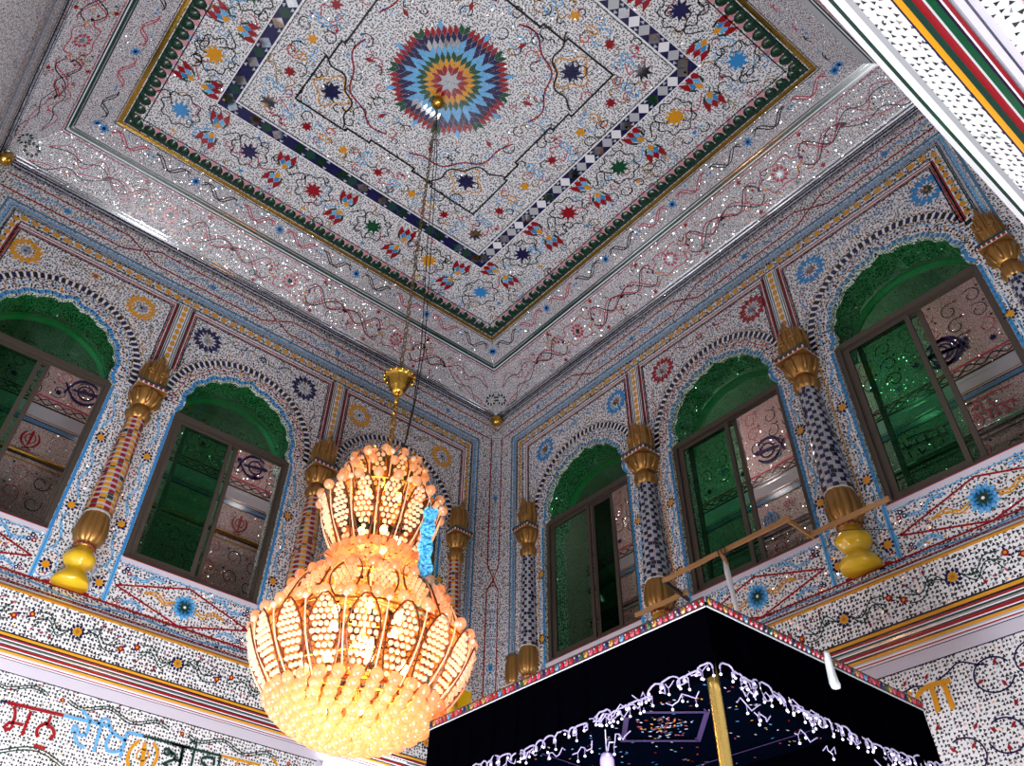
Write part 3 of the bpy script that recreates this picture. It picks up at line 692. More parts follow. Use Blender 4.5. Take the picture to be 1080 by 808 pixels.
for side, E in (('L', LX), ('R', LY+0.3)):
    dz = 0.0 if side == 'L' else 0.035
    P = Pat(seg_map(side, (0, -5.0), (0.055, -5.135+dz)))
    P.path([(0.0, 0.012), (E, 0.012)], 0.018, 'red', 2)
    hb = 0.14-dz*0.8
    P.path(wave((0.2, 0.5*hb+.01), (E-0.2, 0.5*hb+.01), 0.030, 1.2, 0, 0.04), 0.013, 'sky', 2)
    P.path(wave((0.2, 0.5*hb+.01), (E-0.2, 0.5*hb+.01), 0.030, 1.2, 0.6, 0.04), 0.009, 'blue', 2)
    for k in range(12):
        x = 0.75+k*0.6; s_ = 1 if k % 2 else -1
        for a in (0.6, 2.2, 4): P.petal((x, 0.5*hb+s_*0.03), a, -0.005, 0.03, 0.02, 'navy', 3)
        P.disc((x+0.3, 0.5*hb), 0.012, 'red', 6, 3)
    P.path([(0.1, hb-0.004), (E-0.1, hb-0.004)], 0.018, 'red', 2)
    P.build('cornice_inlay', trims[side])
    P = Pat(seg_map(side, (0.12, -5.225+dz), (0.12, -5.60+dz)))
    stars = [5.18+1.04*k for k in range(-5, 3)] if side == 'L' else [6.14+1.01*k for k in range(-6, 3)]
    for c in stars:
        cc = (c, 0.19)
        P.rosette(cc, 10, 0.035, 0.082, 0.034, 'navy', 2); P.disc(cc, 0.043, 'yellow', 10, 3); P.star(cc, 5, 0.03, 0.012, 'dgold', 4)
        for sg in (-1, 1):
            for v in (-0.022, 0.028):
                P.path(smooth([(cc[0]+sg*0.07, 0.19), (cc[0]+sg*0.17, 0.19+sg*0.06+v), (cc[0]+sg*0.28, 0.19-sg*0.05+v), (cc[0]+sg*0.41, 0.19-sg*0.03+v*1.6)]), 0.011, 'dgreen', 2)
            P.path(smooth([(cc[0]+sg*0.14, 0.19+sg*0.04), (cc[0]+sg*0.19, 0.19+sg*0.0), (cc[0]+sg*0.22, 0.19+sg*0.12)]), 0.009, 'dgreen', 2)
            P.petal((cc[0]+sg*0.22, 0.19+sg*0.12), sg*1.4, -0.02, 0.04, 0.024, 'red', 3)
            P.disc((cc[0]+sg*0.445, 0.19-sg*0.03), 0.030, 'red', 8, 3); P.disc((cc[0]+sg*0.445, 0.19-sg*0.03), 0.014, 'yellow', 6, 4)
            P.petal((cc[0]+sg*0.445, 0.19-sg*0.06), 1.3, -0.035, 0.035, 0.022, 'navy', 2); P.petal((cc[0]+sg*0.47, 0.19-sg*0.0), 0.3, -0.035, 0.035, 0.022, 'navy', 2)
            P.petal((cc[0]+sg*0.30, 0.19+sg*0.11), 0.4, -0.02, 0.03, 0.018, 'pinkred', 3)
            P.path(smooth([(cc[0]+sg*0.30, 0.19-sg*0.05), (cc[0]+sg*0.36, 0.19+sg*0.03), (cc[0]+sg*0.40, 0.19+sg*0.09)]), 0.009, 'dgreen', 2); P.petal((cc[0]+sg*0.40, 0.19+sg*0.09), 1.2, -0.01, 0.035, 0.02, 'pinkred', 3)
    P.build('cornice_inlay', trims[side])

# --- ceiling: flat field, two sloping coves and the mouldings between them
IX0, IX1, IY0, IY1 = -0.83, -(LX-1.02), -0.83, -(LY-1.07)
def ring(o1x, o2x, o1y, o2y, z): return [(o1x, o1y, z), (o2x, o1y, z), (o2x, o2y, z), (o1x, o2y, z)]
R0 = ring(0, -LX, 0, -LY-0.3, 0.0); R1 = ring(-0.50, -LX+0.5, -0.50, -LY+0.5, 0.44); R2 = ring(-0.60, -LX+0.6, -0.60, -LY+0.62, 0.50)
R3 = ring(IX0+0.03, IX1-0.03, IY0+0.03, IY1-0.03, 0.745); R4 = ring(IX0, IX1, IY0, IY1, ZC)
vs = []; fs = []; mi = []; uv = []
for A, B, m in ((R0, R1, 0), (R1, R2, 1), (R2, R3, 0), (R3, R4, 2)):
    for k in range(4):
        j = (k+1) % 4; b = len(vs); vs += [A[k], A[j], B[j], B[k]]; fs.append((b, b+1, b+2, b+3)); mi.append(m)
        ax = 0 if k % 2 == 0 else 1; l = hypot(A[k][1-ax]-B[k][1-ax], A[k][2]-B[k][2])
        uv.append([(A[k][ax], 0), (A[j][ax], 0), (B[j][ax], l), (B[k][ax], l)])
b = len(vs); vs += R4; fs.append((b, b+1, b+2, b+3)); mi.append(3); uv.append([(p[0], p[1]) for p in R4])
ceil = mesh_obj('ceiling', vs, fs, [M['mos_cove'], M['silver'], M['brass'], M['mos_ceil']], mi, None, False, uv)
tag(ceil, 'mirror mosaic ceiling with star medallion and green scalloped border', 'ceiling', kind='structure')
CP = Pat(lambda x, y, h: Vector((x, y, ZC-h)), lift=0.003)
X0, X1, Y0, Y1 = IX0, IX1, IY0, IY1
def rloop(i, ax=0, ay=0): return [(X0-i, Y0-i), (X1+i, Y0-i), (X1+i, Y1+i), (X0-i, Y1+i)]
def loop_ins(dx0, dx1, dy0, dy1): return [(-dx0, -dy0), (-LX+dx1, -dy0), (-LX+dx1, -LY+dy1), (-dx0, -LY+dy1)]
DOME = []
CP.path(rloop(0.015), 0.03, 'brass', 1, True); CP.path(rloop(0.05), 0.014, 'black', 2, True)
CP.path(rloop(0.075), 0.05, 'dgreen', 2, True)
for k in range(4):
    l = rloop(0.115); a, b = l[k], l[(k+1) % 4]; d = (b[0]-a[0], b[1]-a[1]); L_ = hypot(*d); t = (d[0]/L_, d[1]/L_); n_ = (-t[1], t[0])
    ctr = ((X0+X1)/2, (Y0+Y1)/2)
    if (ctr[0]-a[0])*n_[0]+(ctr[1]-a[1])*n_[1] < 0: n_ = (-n_[0], -n_[1])
    N_ = round(L_/0.165); sp = L_/N_
    CP.poly([a, b, (b[0]+n_[0]*0.06-t[0]*0.1, b[1]+n_[1]*0.06-t[1]*0.1), (a[0]+n_[0]*0.06+t[0]*0.1, a[1]+n_[1]*0.06+t[1]*0.1)], 'pink', 1)
    CP.path([(a[0]+n_[0]*0.125+t[0]*0.1, a[1]+n_[1]*0.125+t[1]*0.1), (b[0]+n_[0]*0.125-t[0]*0.1, b[1]+n_[1]*0.125-t[1]*0.1)], 0.014, 'black', 3)
    for q in range(N_):
        c = (a[0]+t[0]*(q+0.5)*sp, a[1]+t[1]*(q+0.5)*sp)
        DOME.append((c[0]+n_[0]*0.012, c[1]+n_[1]*0.012, t, n_))
        g = (c[0]+t[0]*sp/2, c[1]+t[1]*sp/2)
        if 1 < q < N_-2: CP.petal(g, atan2(n_[1], n_[0]), 0.02, 0.175, 0.10, 'pink', 2)
def tulip(P, c, ang, s=1.0):
    ca, sa = cos(ang), sin(ang)
    f = lambda x, y: (c[0]+s*(x*ca-y*sa), c[1]+s*(x*sa+y*ca))
    P.poly([f(0, 0), f(0.05, 0.035), f(0.11, 0), f(0.05, -0.035)], 'yellow', 3)
    for sg in (1, -1):
        P.poly([f(0.06, sg*0.035), f(0.11, sg*0.005), f(0.17, sg*0.035), f(0.11, sg*0.065)], 'sky' if sg > 0 else 'blue', 3)
        P.poly([f(0.115, sg*0.07), f(0.175, sg*0.04), f(0.26, sg*0.10), f(0.16, sg*0.115), f(0.10, sg*0.10)], 'red', 3)
        P.poly([f(0.03, sg*0.045), f(0.10, sg*0.075), f(0.12, sg*0.115), f(0.05, sg*0.08)], 'dgreen', 3)
    P.poly([f(0.12, 0), f(0.18, 0.04), f(0.25, 0), f(0.18, -0.04)], 'red', 3)
cols = ('blue', 'navy', 'red', 'green', 'yellow')
GX = [-1.62-k*(6.61-1.62)/5 for k in range(6)]; GY = [-1.53-k*(6.52-1.53)/5 for k in range(6)]
pts = []
def edge_pts():
    # each side runs clockwise in plan; colours repeat corner, navy, red, green, yellow
    yield from (((GX[5-k], GY[0]), (0, 1), cols[k]) for k in range(5))       # far left side
    yield from (((GX[0], GY[k]), (1, 0), cols[k]) for k in range(5))
    yield from (((GX[k], GY[5]), (0, -1), cols[k]) for k in range(5))
    yield from (((GX[5], GY[5-k]), (-1, 0), cols[k]) for k in range(5))
for i, (c, out, col) in enumerate(edge_pts()):
    CP.star(c, 9, 0.15, 0.075, col, 3, 0.2)
    CP.path([(c[0]+0.24*(1+0.12*cos(8*t_))*cos(t_), c[1]+0.24*(1+0.12*cos(8*t_))*sin(t_)) for t_ in [2*pi*k/48 for k in range(48)]], 0.014, 'black', 2, True)
    tx, ty = (-out[1], out[0]) if True else out
    sp = 1.0
    for sg_t in (0.5,):
        # direction along this side towards next star
        nx_ = {0: (-1, 0)}.get(9, None)
    ax = {(0, 1): (1, 0), (1, 0): (0, -1), (0, -1): (-1, 0), (-1, 0): (0, 1)}[out]
    m_ = (c[0]+ax[0]*0.5, c[1]+ax[1]*0.5)
    for sg in (1, -1):
        o_2 = (m_[0]+out[0]*sg*0.04, m_[1]+out[1]*sg*0.04)
        tulip(CP, o_2, atan2(out[1]*sg, out[0]*sg)+0.25*sg, 1.12)
    CP.path(smooth([(c[0]+ax[0]*0.13, c[1]+ax[1]*0.13), (c[0]+ax[0]*0.25+out[0]*0.14, c[1]+ax[1]*0.25+out[1]*0.14), (m_[0]-ax[0]*0.06, m_[1]-ax[1]*0.06)]), 0.015, 'pinkred' if i % 2 else 'sky', 2)
    CP.path(smooth([(c[0]-ax[0]*0.13, c[1]-ax[1]*0.13), (c[0]-ax[0]*0.25-out[0]*0.16, c[1]-ax[1]*0.25-out[1]*0.16), (c[0]-ax[0]*0.4, c[1]-ax[1]*0.4)]), 0.015, 'black', 2)
    for sg in (1, -1):
        q = (m_[0]+out[0]*sg*0.37, m_[1]+out[1]*sg*0.37)
        CP.path(curl(q, 0.07, i, 1.2, 14, 0.3, sg), 0.008, ('black', 'sky', 'dgold')[i % 3], 2); CP.disc(q, 0.018, ('yellow', 'sky', 'red')[(i+sg) % 3], 6, 3)
    CP.disc((c[0]+out[0]*0.36+ax[0]*0.05, c[1]+out[1]*0.36), 0.03, ('yellow', 'blue')[i % 2], 6, 3)
# argyle band
lo, li = loop_ins(1.92, 1.90, 1.92, 1.92), loop_ins(2.11, 2.09, 2.11, 2.11)
for k in range(4):
    j = (k+1) % 4; CP.poly([lo[k], lo[j], li[j], li[k]], 'navy', 2)
    a = ((lo[k][0]+li[k][0])/2, (lo[k][1]+li[k][1])/2); b = ((lo[j][0]+li[j][0])/2, (lo[j][1]+li[j][1])/2)
    L_ = hypot(b[0]-a[0], b[1]-a[1]); N_ = round(L_/0.165); t = ((b[0]-a[0])/L_, (b[1]-a[1])/L_); n_ = (-t[1], t[0]); sp = L_/N_
    for q in range(N_):
        c = (a[0]+t[0]*(q+0.5)*sp, a[1]+t[1]*(q+0.5)*sp)
        CP.poly([(c[0]+t[0]*sp*.5, c[1]+t[1]*sp*.5), (c[0]+n_[0]*.093, c[1]+n_[1]*.093), (c[0]-t[0]*sp*.5, c[1]-t[1]*sp*.5), (c[0]-n_[0]*.093, c[1]-n_[1]*.093)], ('mirror', 'dgreen', 'mirror', 'navy')[q % 4] if k in (1, 0) else ('mirror', 'white', 'silver')[q % 3], 3)
        for sg in (1, -1):
            g = (c[0]+t[0]*sp*.5+n_[0]*sg*.045, c[1]+t[1]*sp*.5+n_[1]*sg*.045)
            CP.poly([(g[0]-t[0]*.03, g[1]-t[1]*.03), (g[0]+n_[0]*sg*.042, g[1]+n_[1]*sg*.042), (g[0]+t[0]*.03, g[1]+t[1]*.03)], 'silver', 3) if q % 2 else None
CP.path(lo, 0.014, 'white', 4, True); CP.path(li, 0.02, 'white', 4, True); CP.path(loop_ins(2.135, 2.115, 2.135, 2.135), 0.008, 'black', 4, True)
# small stars and curls inside the band
SX = [-2.39-k*(5.77-2.39)/6 for k in range(7)]; SY = [-2.37-k*(5.70-2.37)/6 for k in range(7)]
ring_pts = [(SX[6-k], SY[0]) for k in range(6)]+[(SX[0], SY[k]) for k in range(6)]+[(SX[k], SY[6]) for k in range(6)]+[(SX[6], SY[6-k]) for k in range(6)]
for i, c in enumerate(ring_pts):
    k = i % 6
    col = 'silver' if k == 0 else ('red' if k % 2 else 'yellow')
    if col == 'silver': CP.rosette(c, 8, 0, 0.125, 0.05, 'mirror', 3, 0.2)
    else: CP.rosette(c, 7 if col == 'red' else 6, 0.0, 0.082, 0.04, col, 3, 0.3)
    d = ring_pts[(i+1) % 24]; m_ = ((c[0]+d[0])/2, (c[1]+d[1])/2)
    CP.path([(m_[0]+0.055*(1+0.4*cos(2*t_))*cos(t_), m_[1]+0.055*(1+0.4*cos(2*t_))*sin(t_)) for t_ in [2*pi*w/20 for w in range(20)]], 0.016, ('sky', 'yellow', 'sky')[i % 3], 3, True)
    a = atan2(d[1]-c[1], d[0]-c[0])
    for sg in (1, -1):
        CP.path(curl((m_[0]+0.13*cos(a+sg*1.57), m_[1]+0.13*sin(a+sg*1.57)), 0.065, a, 0.8, 12, 0.6, sg), 0.015, ('sky', 'pinkred')[(i+(sg > 0)) % 2], 2)
        CP.disc((m_[0]+0.17*cos(a+sg*1.57), m_[1]+0.17*sin(a+sg*1.57)), 0.018, ('red', 'yellow', 'blue')[i % 3], 6, 3)
        for e in (c, ):
            CP.path(smooth([(c[0]+0.09*cos(a+sg*0.5), c[1]+0.09*sin(a+sg*0.5)), (c[0]+0.17*cos(a+sg*0.9), c[1]+0.17*sin(a+sg*0.9)), (m_[0]+0.06*cos(a+sg*2), m_[1]+0.06*sin(a+sg*2))]), 0.014, ('pinkred', 'sky', 'dgold')[i % 3], 2)
# thin stepped line
q0 = loop_ins(2.64, 2.66, 2.64, 2.66); st = []
for k in range(4):
    a, b = q0[k], q0[(k+1) % 4]; L_ = hypot(b[0]-a[0], b[1]-a[1]); t = ((b[0]-a[0])/L_, (b[1]-a[1])/L_); n_ = (-t[1], t[0])
    ctr = (-LX/2, -LY/2)
    if (ctr[0]-a[0])*n_[0]+(ctr[1]-a[1])*n_[1] < 0: n_ = (-n_[0], -n_[1])
    st += [a, (a[0]+t[0]*0.75, a[1]+t[1]*0.75)]
    for d, e in ((0.75, 0.05), (L_/2-0.35, 0.05), (L_/2-0.35, 0.10), (L_/2+0.35, 0.10), (L_/2+0.35, 0.05), (L_-0.75, 0.05), (L_-0.75, 0)):
        st.append((a[0]+t[0]*d+n_[0]*e, a[1]+t[1]*d+n_[1]*e))
CP.path(st, 0.026, 'black', 3, True)
MC = (-4.14, -4.08)
for sx, sy in ((1, 1), (1, -1), (-1, 1), (-1, -1)):
    c = (MC[0]+sx*1.08, MC[1]+sy*1.06)
    CP.rosette(c, 8, 0, 0.145, 0.07, 'navy', 4, 0.2)
    CP.path([(c[0]+0.205*(1+0.22*cos(4*t_))*cos(t_), c[1]+0.205*(1+0.22*cos(4*t_))*sin(t_)) for t_ in [2*pi*k/56 for k in range(56)]], 0.016, 'yellow', 2, True)
    for k in range(8):
        a = 2*pi*k/8; CP.petal((c[0]+0.26*cos(a), c[1]+0.26*sin(a)), a+1, -0.02, 0.02, 0.018, ('red', 'sky')[k % 2], 3)
    p = [(c[0]-sx*0.33*(1+0.13*cos(3*(t_-pi/4)*2))*cos(t_*1.0)*1.1+sx*0.25, c[1]-sy*0.33*(1+0.13*cos(3*(t_-pi/4)*2))*sin(t_)*1.1+sy*0.25) for t_ in [pi/2*k/24 for k in range(25)]]
    p = [(c[0]+sx*(0.36-0.72*cos(pi/2*k/24)*(1+0.05*cos(k*1.57/2))), c[1]+sy*(0.36-0.72*sin(pi/2*k/24)*(1+0.05*cos(k*1.57/2)))) for k in range(25)]
    CP.path(p, 0.022, 'black', 2)
for k in range(8):
    a = pi/8+k*pi/4
    c1 = (MC[0]+1.02*cos(a), MC[1]+1.02*sin(a)); CP.poly([(c1[0]+0.07*cos(a), c1[1]+0.07*sin(a)), (c1[0]-0.03*sin(a), c1[1]+0.03*cos(a)), (c1[0]-0.07*cos(a), c1[1]-0.07*sin(a)), (c1[0]+0.03*sin(a), c1[1]-0.03*cos(a))], 'red', 3)
    for r_ in (0.045,): CP.poly([(c1[0]+0.1*cos(a), c1[1]+0.1*sin(a)), (c1[0]-0.012*sin(a), c1[1]+0.012*cos(a)), (c1[0]-0.1*cos(a), c1[1]-0.1*sin(a)), (c1[0]+0.012*sin(a), c1[1]-0.012*cos(a))], 'black', 2)
for q in range(4):
    a0 = q*pi/2+pi/4
    vine = [(MC[0]+(1.08+0.16*abs(cos(2*(t_-a0)))**0.5+0.035*sin(14*t_))*cos(t_), MC[1]+(1.08+0.16*abs(cos(2*(t_-a0)))**0.5+0.035*sin(14*t_))*sin(t_)) for t_ in [a0-0.62+1.24*k/40 for k in range(41)]]
    CP.path(vine, 0.022, 'red', 2)
    for k in range(3, 40, 6):
        for sg in (1, -1): CP.path(curl((vine[k][0]+0.05*sg, vine[k][1]+0.03), 0.045, k, 0.7, 8, 0.5, sg), 0.009, ('pinkred', 'sky')[k % 2], 2)
for k in range(70):
    r_ = random.uniform(0.85, 1.5); a = random.uniform(0, 2*pi); c = (MC[0]+r_*cos(a), MC[1]+r_*sin(a))
    if max(abs(c[0]-MC[0]), abs(c[1]-MC[1])) > 1.3: continue
    CP.petal(c, a+random.uniform(-1, 1), -0.02, 0.022, 0.018, ('red', 'sky', 'blue', 'yellow')[k % 4], 3)
rq = random.Random(21)
for k in range(520):
    x, y = rq.uniform(X1+0.2, X0-0.2), rq.uniform(Y1+0.2, Y0-0.2)
    ex = min(-x, LX+x, -y, LY+y)
    if 1.88 < ex < 2.16 or hypot(x-MC[0], y-MC[1]) < 0.85: continue
    CP.path(curl((x, y), rq.uniform(0.05, 0.11), rq.uniform(0, 6), rq.uniform(0.4, 0.9), 9, rq.uniform(0.3, 0.8), rq.choice((1, -1))), 0.013, rq.choice(('black', 'black', 'pinkred', 'sky', 'dgold', 'black')), 2)
    if k % 2: CP.petal((x+0.05, y), rq.uniform(0, 6), -0.015, 0.02, 0.018, rq.choice(('red', 'blue', 'yellow', 'green')), 3)
# eight pointed star medallion of lozenges
hh = 0.084; e_ = hh/cos(pi/8)
rc = ('silver', 'red', 'yellow', 'green', 'sky', 'mirror', 'navy', 'red')
for s_ in range(8):
    a = s_*pi/4
    A1 = (cos(a-pi/8)*e_, sin(a-pi/8)*e_); B1 = (cos(a+pi/8)*e_, sin(a+pi/8)*e_)
    for k in range(8):
        for i in range(k+1):
            j = k-i; o_2 = (MC[0]+A1[0]*i+B1[0]*j, MC[1]+A1[1]*i+B1[1]*j)
            col = rc[k]
            if k == 7 and i in (0, 7): col = 'green'
            if k == 5 and (i*3+s_) % 3 < 2: col = 'sky' if i % 2 else 'navy'
            if k == 2 and i in (0, 2): col = 'yellow'
            P4 = [o_2, (o_2[0]+A1[0], o_2[1]+A1[1]), (o_2[0]+A1[0]+B1[0], o_2[1]+A1[1]+B1[1]), (o_2[0]+B1[0], o_2[1]+B1[1])]
            cx, cy = (P4[0][0]+P4[2][0])/2, (P4[0][1]+P4[2][1])/2
            CP.poly([(cx+(p[0]-cx)*0.94, cy+(p[1]-cy)*0.94) for p in P4], col, 3)
    tip = 7.95*hh
    CP.petal(MC, a, tip, tip+0.165, 0.062, 'sky', 4)
CP.path([(MC[0]+0.3*cos(2*pi*k/8+pi/8), MC[1]+0.3*sin(2*pi*k/8+pi/8)) for k in range(8)], 0.001, 'white', 1, True)
CP.build('ceiling_inlay', ceil)
b = MB()
for cx, cy, t, n_ in DOME:
    vv = []; ff = []; na, nr = 12, 3
    for j in range(nr+1):
        r_ = 1-j/nr
        for k in range(na):
            a = 2*pi*k/na; x, y = 0.078*r_*cos(a), 0.088*r_*sin(a)
            vv.append((cx+t[0]*x+n_[0]*y, cy+t[1]*x+n_[1]*y, ZC-0.008-0.035*sqrt(max(0, 1-r_*r_))))
    for j in range(nr):
        for k in range(na): ff.append((j*na+k, j*na+(k+1) % na, (j+1)*na+(k+1) % na, (j+1)*na+k))
    b.add(vv, ff)
b.build('scallop_border', M['scallop'], ceil, True)
# cove patterns
def cove_map(side, p0, p1):
    l = hypot(p1[0]-p0[0], p1[1]-p0[1]); dx, dz = (p1[0]-p0[0])/l, (p1[1]-p0[1])/l
    return lambda u, t, h: side_pt(side, u, p0[0]+dx*t+dz*h, p0[1]+dz*t-dx*h)
for side, E in (('L', LX), ('R', LY), ('T', LY), ('N', LX)):
    P = Pat(cove_map(side, (0, 0), (0.5, 0.44)))
    for t, w_, m in ((0.015, 0.02, 'black'), (0.035, 0.012, 'mirror'), (0.055, 0.014, 'navy'), (0.08, 0.012, 'mirror'), (0.64, 0.01, 'pinkred')):
        P.path([(t*0.75, t), (E-t*0.75, t)], w_, m, 2)
    cs = [E*k/8+0.0 for k in (2, 4, 6)]
    if side == 'L': cs = [2.28, 4.17, 6.04]
    if side == 'R': cs = [2.24, 4.12, 5.97]
    for c in cs:
        cc = (c, 0.36); P.rosette(cc, 10, 0.055, 0.115, 0.05, 'pinkred', 3); P.rosette(cc, 6, 0, 0.05, 0.03, 'mirror', 3)
        P.path([(c+0.30*cos(t_)*(1+0.15*cos(6*t_)), 0.36+0.16*sin(t_)*(1+0.15*cos(6*t_))) for t_ in [2*pi*k/48 for k in range(48)]], 0.013, 'pinkred', 2, True)
        for sg in (-1, 1):
            for q in range(3):
                P.disc((c+sg*(0.27+0.06*q), 0.36+0.05*(q-1)), 0.02, ('yellow', 'navy', 'red')[q], 6, 3)
        for sg in (-1, 1):
            P.star((c+sg*0.47, 0.60), 6, 0.045, 0.02, 'red', 3); P.star((c+sg*0.47, 0.12), 6, 0.04, 0.02, 'red', 3)
            P.petal((c+sg*0.94, 0.36), 0, -0.05, 0.05, 0.04, 'black', 3)
        for d, m in ((0, 'black'), (0.5, 'pinkred')):
            for sg in (-1, 1):
                P.path([(c+sg*(0.30+0.64*k/24), 0.36+(0.17-0.13*k/24)*sin(k/24*pi*2.2+d)*1.0) for k in range(25)], 0.014, m, 2)
                P.path([(c+sg*(0.30+0.64*k/24), 0.36-(0.20-0.16*k/24)*sin(k/24*pi*1.6+d+.4)) for k in range(25)], 0.014, m, 2)
    rq = random.Random(31)
    for k in range(90):
        u_, v_ = rq.uniform(0.8, E-0.8), rq.uniform(0.12, 0.58)
        P.path(curl((u_, v_), rq.uniform(0.03, 0.07), rq.uniform(0, 6), rq.uniform(0.4, 1.0), 9, 0.4, rq.choice((1, -1))), 0.008, rq.choice(('pinkred', 'black', 'pinkred', 'dgold')), 2)
        P.disc((u_+0.04, v_), 0.012, rq.choice(('red', 'navy', 'yellow', 'black')), 6, 3)
    for cu, sg in ((0.30, 1), (E-0.30, -1)):
        cc = (cu+sg*0.0, 0.24)
        P.rosette(cc, 9, 0.05, 0.11, 0.045, 'dgreen', 3)
        for d, m in ((0, 'black'), (0.07, 'pinkred')):
            P.path(smooth([(cu+sg*0.02, 0.10), (cu+sg*0.25, 0.10+d), (cu+sg*0.45, 0.25-d), (cu+sg*0.7, 0.22+d), (cu+sg*0.95, 0.36)]), 0.011, m, 2)
            P.path(smooth([(cu+sg*0.15, 0.38), (cu+sg*0.4, 0.45+d), (cu+sg*0.6, 0.40-d), (cu+sg*0.8, 0.48+d), (cu+sg*1.0, 0.36)]), 0.011, m, 2)
    P.build('cove_inlay', ceil)
    P = Pat(cove_map(side, (0.5, 0.44), (0.6, 0.50)))
    for t, w_, m in ((0.010, 0.016, 'black'), (0.030, 0.010, 'white'), (0.055, 0.034, 'dgreen'), (0.078, 0.008, 'mirror'), (0.095, 0.016, 'black')):
        P.path([(0.5+t, t), (E-0.5-t, t)], w_, m, 2)
    P.build('cove_inlay', ceil)
    i1 = 0.8; e1 = {'L': 1.02, 'R': 1.07, 'T': 1.07, 'N': 1.02}[side]
    o1 = {'L': 0.8, 'R': 0.8, 'T': 0.99, 'N': 1.04}[side]
    P = Pat(cove_map(side, (0.6, 0.50), (o1, 0.745)))
    E_ = E
    hw = hypot(o1-0.6, 0.245)/2
    for k in range(6):
        c = 0.73+k*(E-0.9-0.73)/5
        cc = (c, hw); P.star(cc, 8, 0.075, 0.035, 'blue', 3); P.disc(cc, 0.025, 'navy', 6, 4)
        for sg in (-1, 1):
            if (k == 0 and sg < 0) or (k == 5 and sg > 0): continue
            for d, m in ((0, 'black' if (k+sg) % 2 else 'pinkred'), (0.8, 'pinkred' if k % 2 else 'black')):
                P.path([(c+sg*(0.1+0.5*q/20), hw+0.07*sin(q/20*pi*2.5+d)) for q in range(21)], 0.013, m, 2)
            P.disc((c+sg*0.3, hw+0.08), 0.018, 'sky', 6, 3); P.disc((c+sg*0.62, hw), 0.018, 'blue', 6, 3)
    P.path([(0.78, 2*hw-0.02), (E-0.95, 2*hw-0.02)], 0.01, 'black', 2)
    P.build('cove_inlay', ceil)

# --- near beam seen from just below its edge
BM = [(0.1310, -5.30, None), (0.137, -5.45, 'plaster'), (0.131, -5.5, 'plaster'), (0.127, -5.53, 'dgreen'), (0.119, -5.56, 'plaster'), (0.113, -5.60, 'silver'), (0.086, -5.74, 'mos_beam'), (0.084, -5.75, 'navy'), (0.0775, -5.76, 'yellow'),
      (0.070, -5.75, 'dgreen'), (0.0625, -5.78, 'red'), (0.060, -5.775, 'plaster'), (0.0525, -5.79, 'green'), (0.0495, -5.78, 'navy'), (0.0475, -5.78, 'plaster'), (0.043, -5.80, 'red'), (0.039, -5.79, 'mirror'), (0.031, -5.80, 'lilac'), (0.028, -5.79, 'navy'),
      (0.020, -5.81, 'lilac'), (-0.011, -5.83, 'mos_beam'), (-0.013, -5.83, 'pinkred'), (-0.045, -5.84, 'navy'), (-0.10, -5.84, 'plaster')]
vs = []; fs = []; ms = []; mi = []; uv = []; prev = None; acc = 0
th = 0.036
def beam_pt(x, y, z): return (x, y + (x+3.85)*th, z)
for r_, z, m in BM:
    y = -8.8128 + r_*(z+8.9726)
    if prev:
        if m not in ms: ms.append(m)
        l = hypot(y-prev[0], z-prev[1]); b = len(vs)
        vs += [beam_pt(-LX, prev[0], prev[1]), beam_pt(0, prev[0], prev[1]), beam_pt(0, y, z), beam_pt(-LX, y, z)]
        fs.append((b, b+1, b+2, b+3)); mi.append(ms.index(m)); uv.append([(0, -acc), (LX, -acc), (LX, -acc-l), (0, -acc-l)]); acc += l
    prev = (y, z)
beam = mesh_obj('trim_4', vs, fs, [M[m] for m in ms], mi, None, False, uv)
tag(beam, 'near beam with yellow, red and green stripes across the top right corner', 'beam', kind='structure')
P = Pat(lambda x, y, h: Vector(beam_pt(x, y, -5.70-h)))
beam_clip = MB(); beam_clip.tube([beam_pt(-3.22, -8.62, -5.80), beam_pt(-3.20, -8.655, -5.83), beam_pt(-3.16, -8.62, -5.82), beam_pt(-3.10, -8.66, -5.80)], 0.007, 6)
beam_clip.build('hook', M['pinkred'], beam)

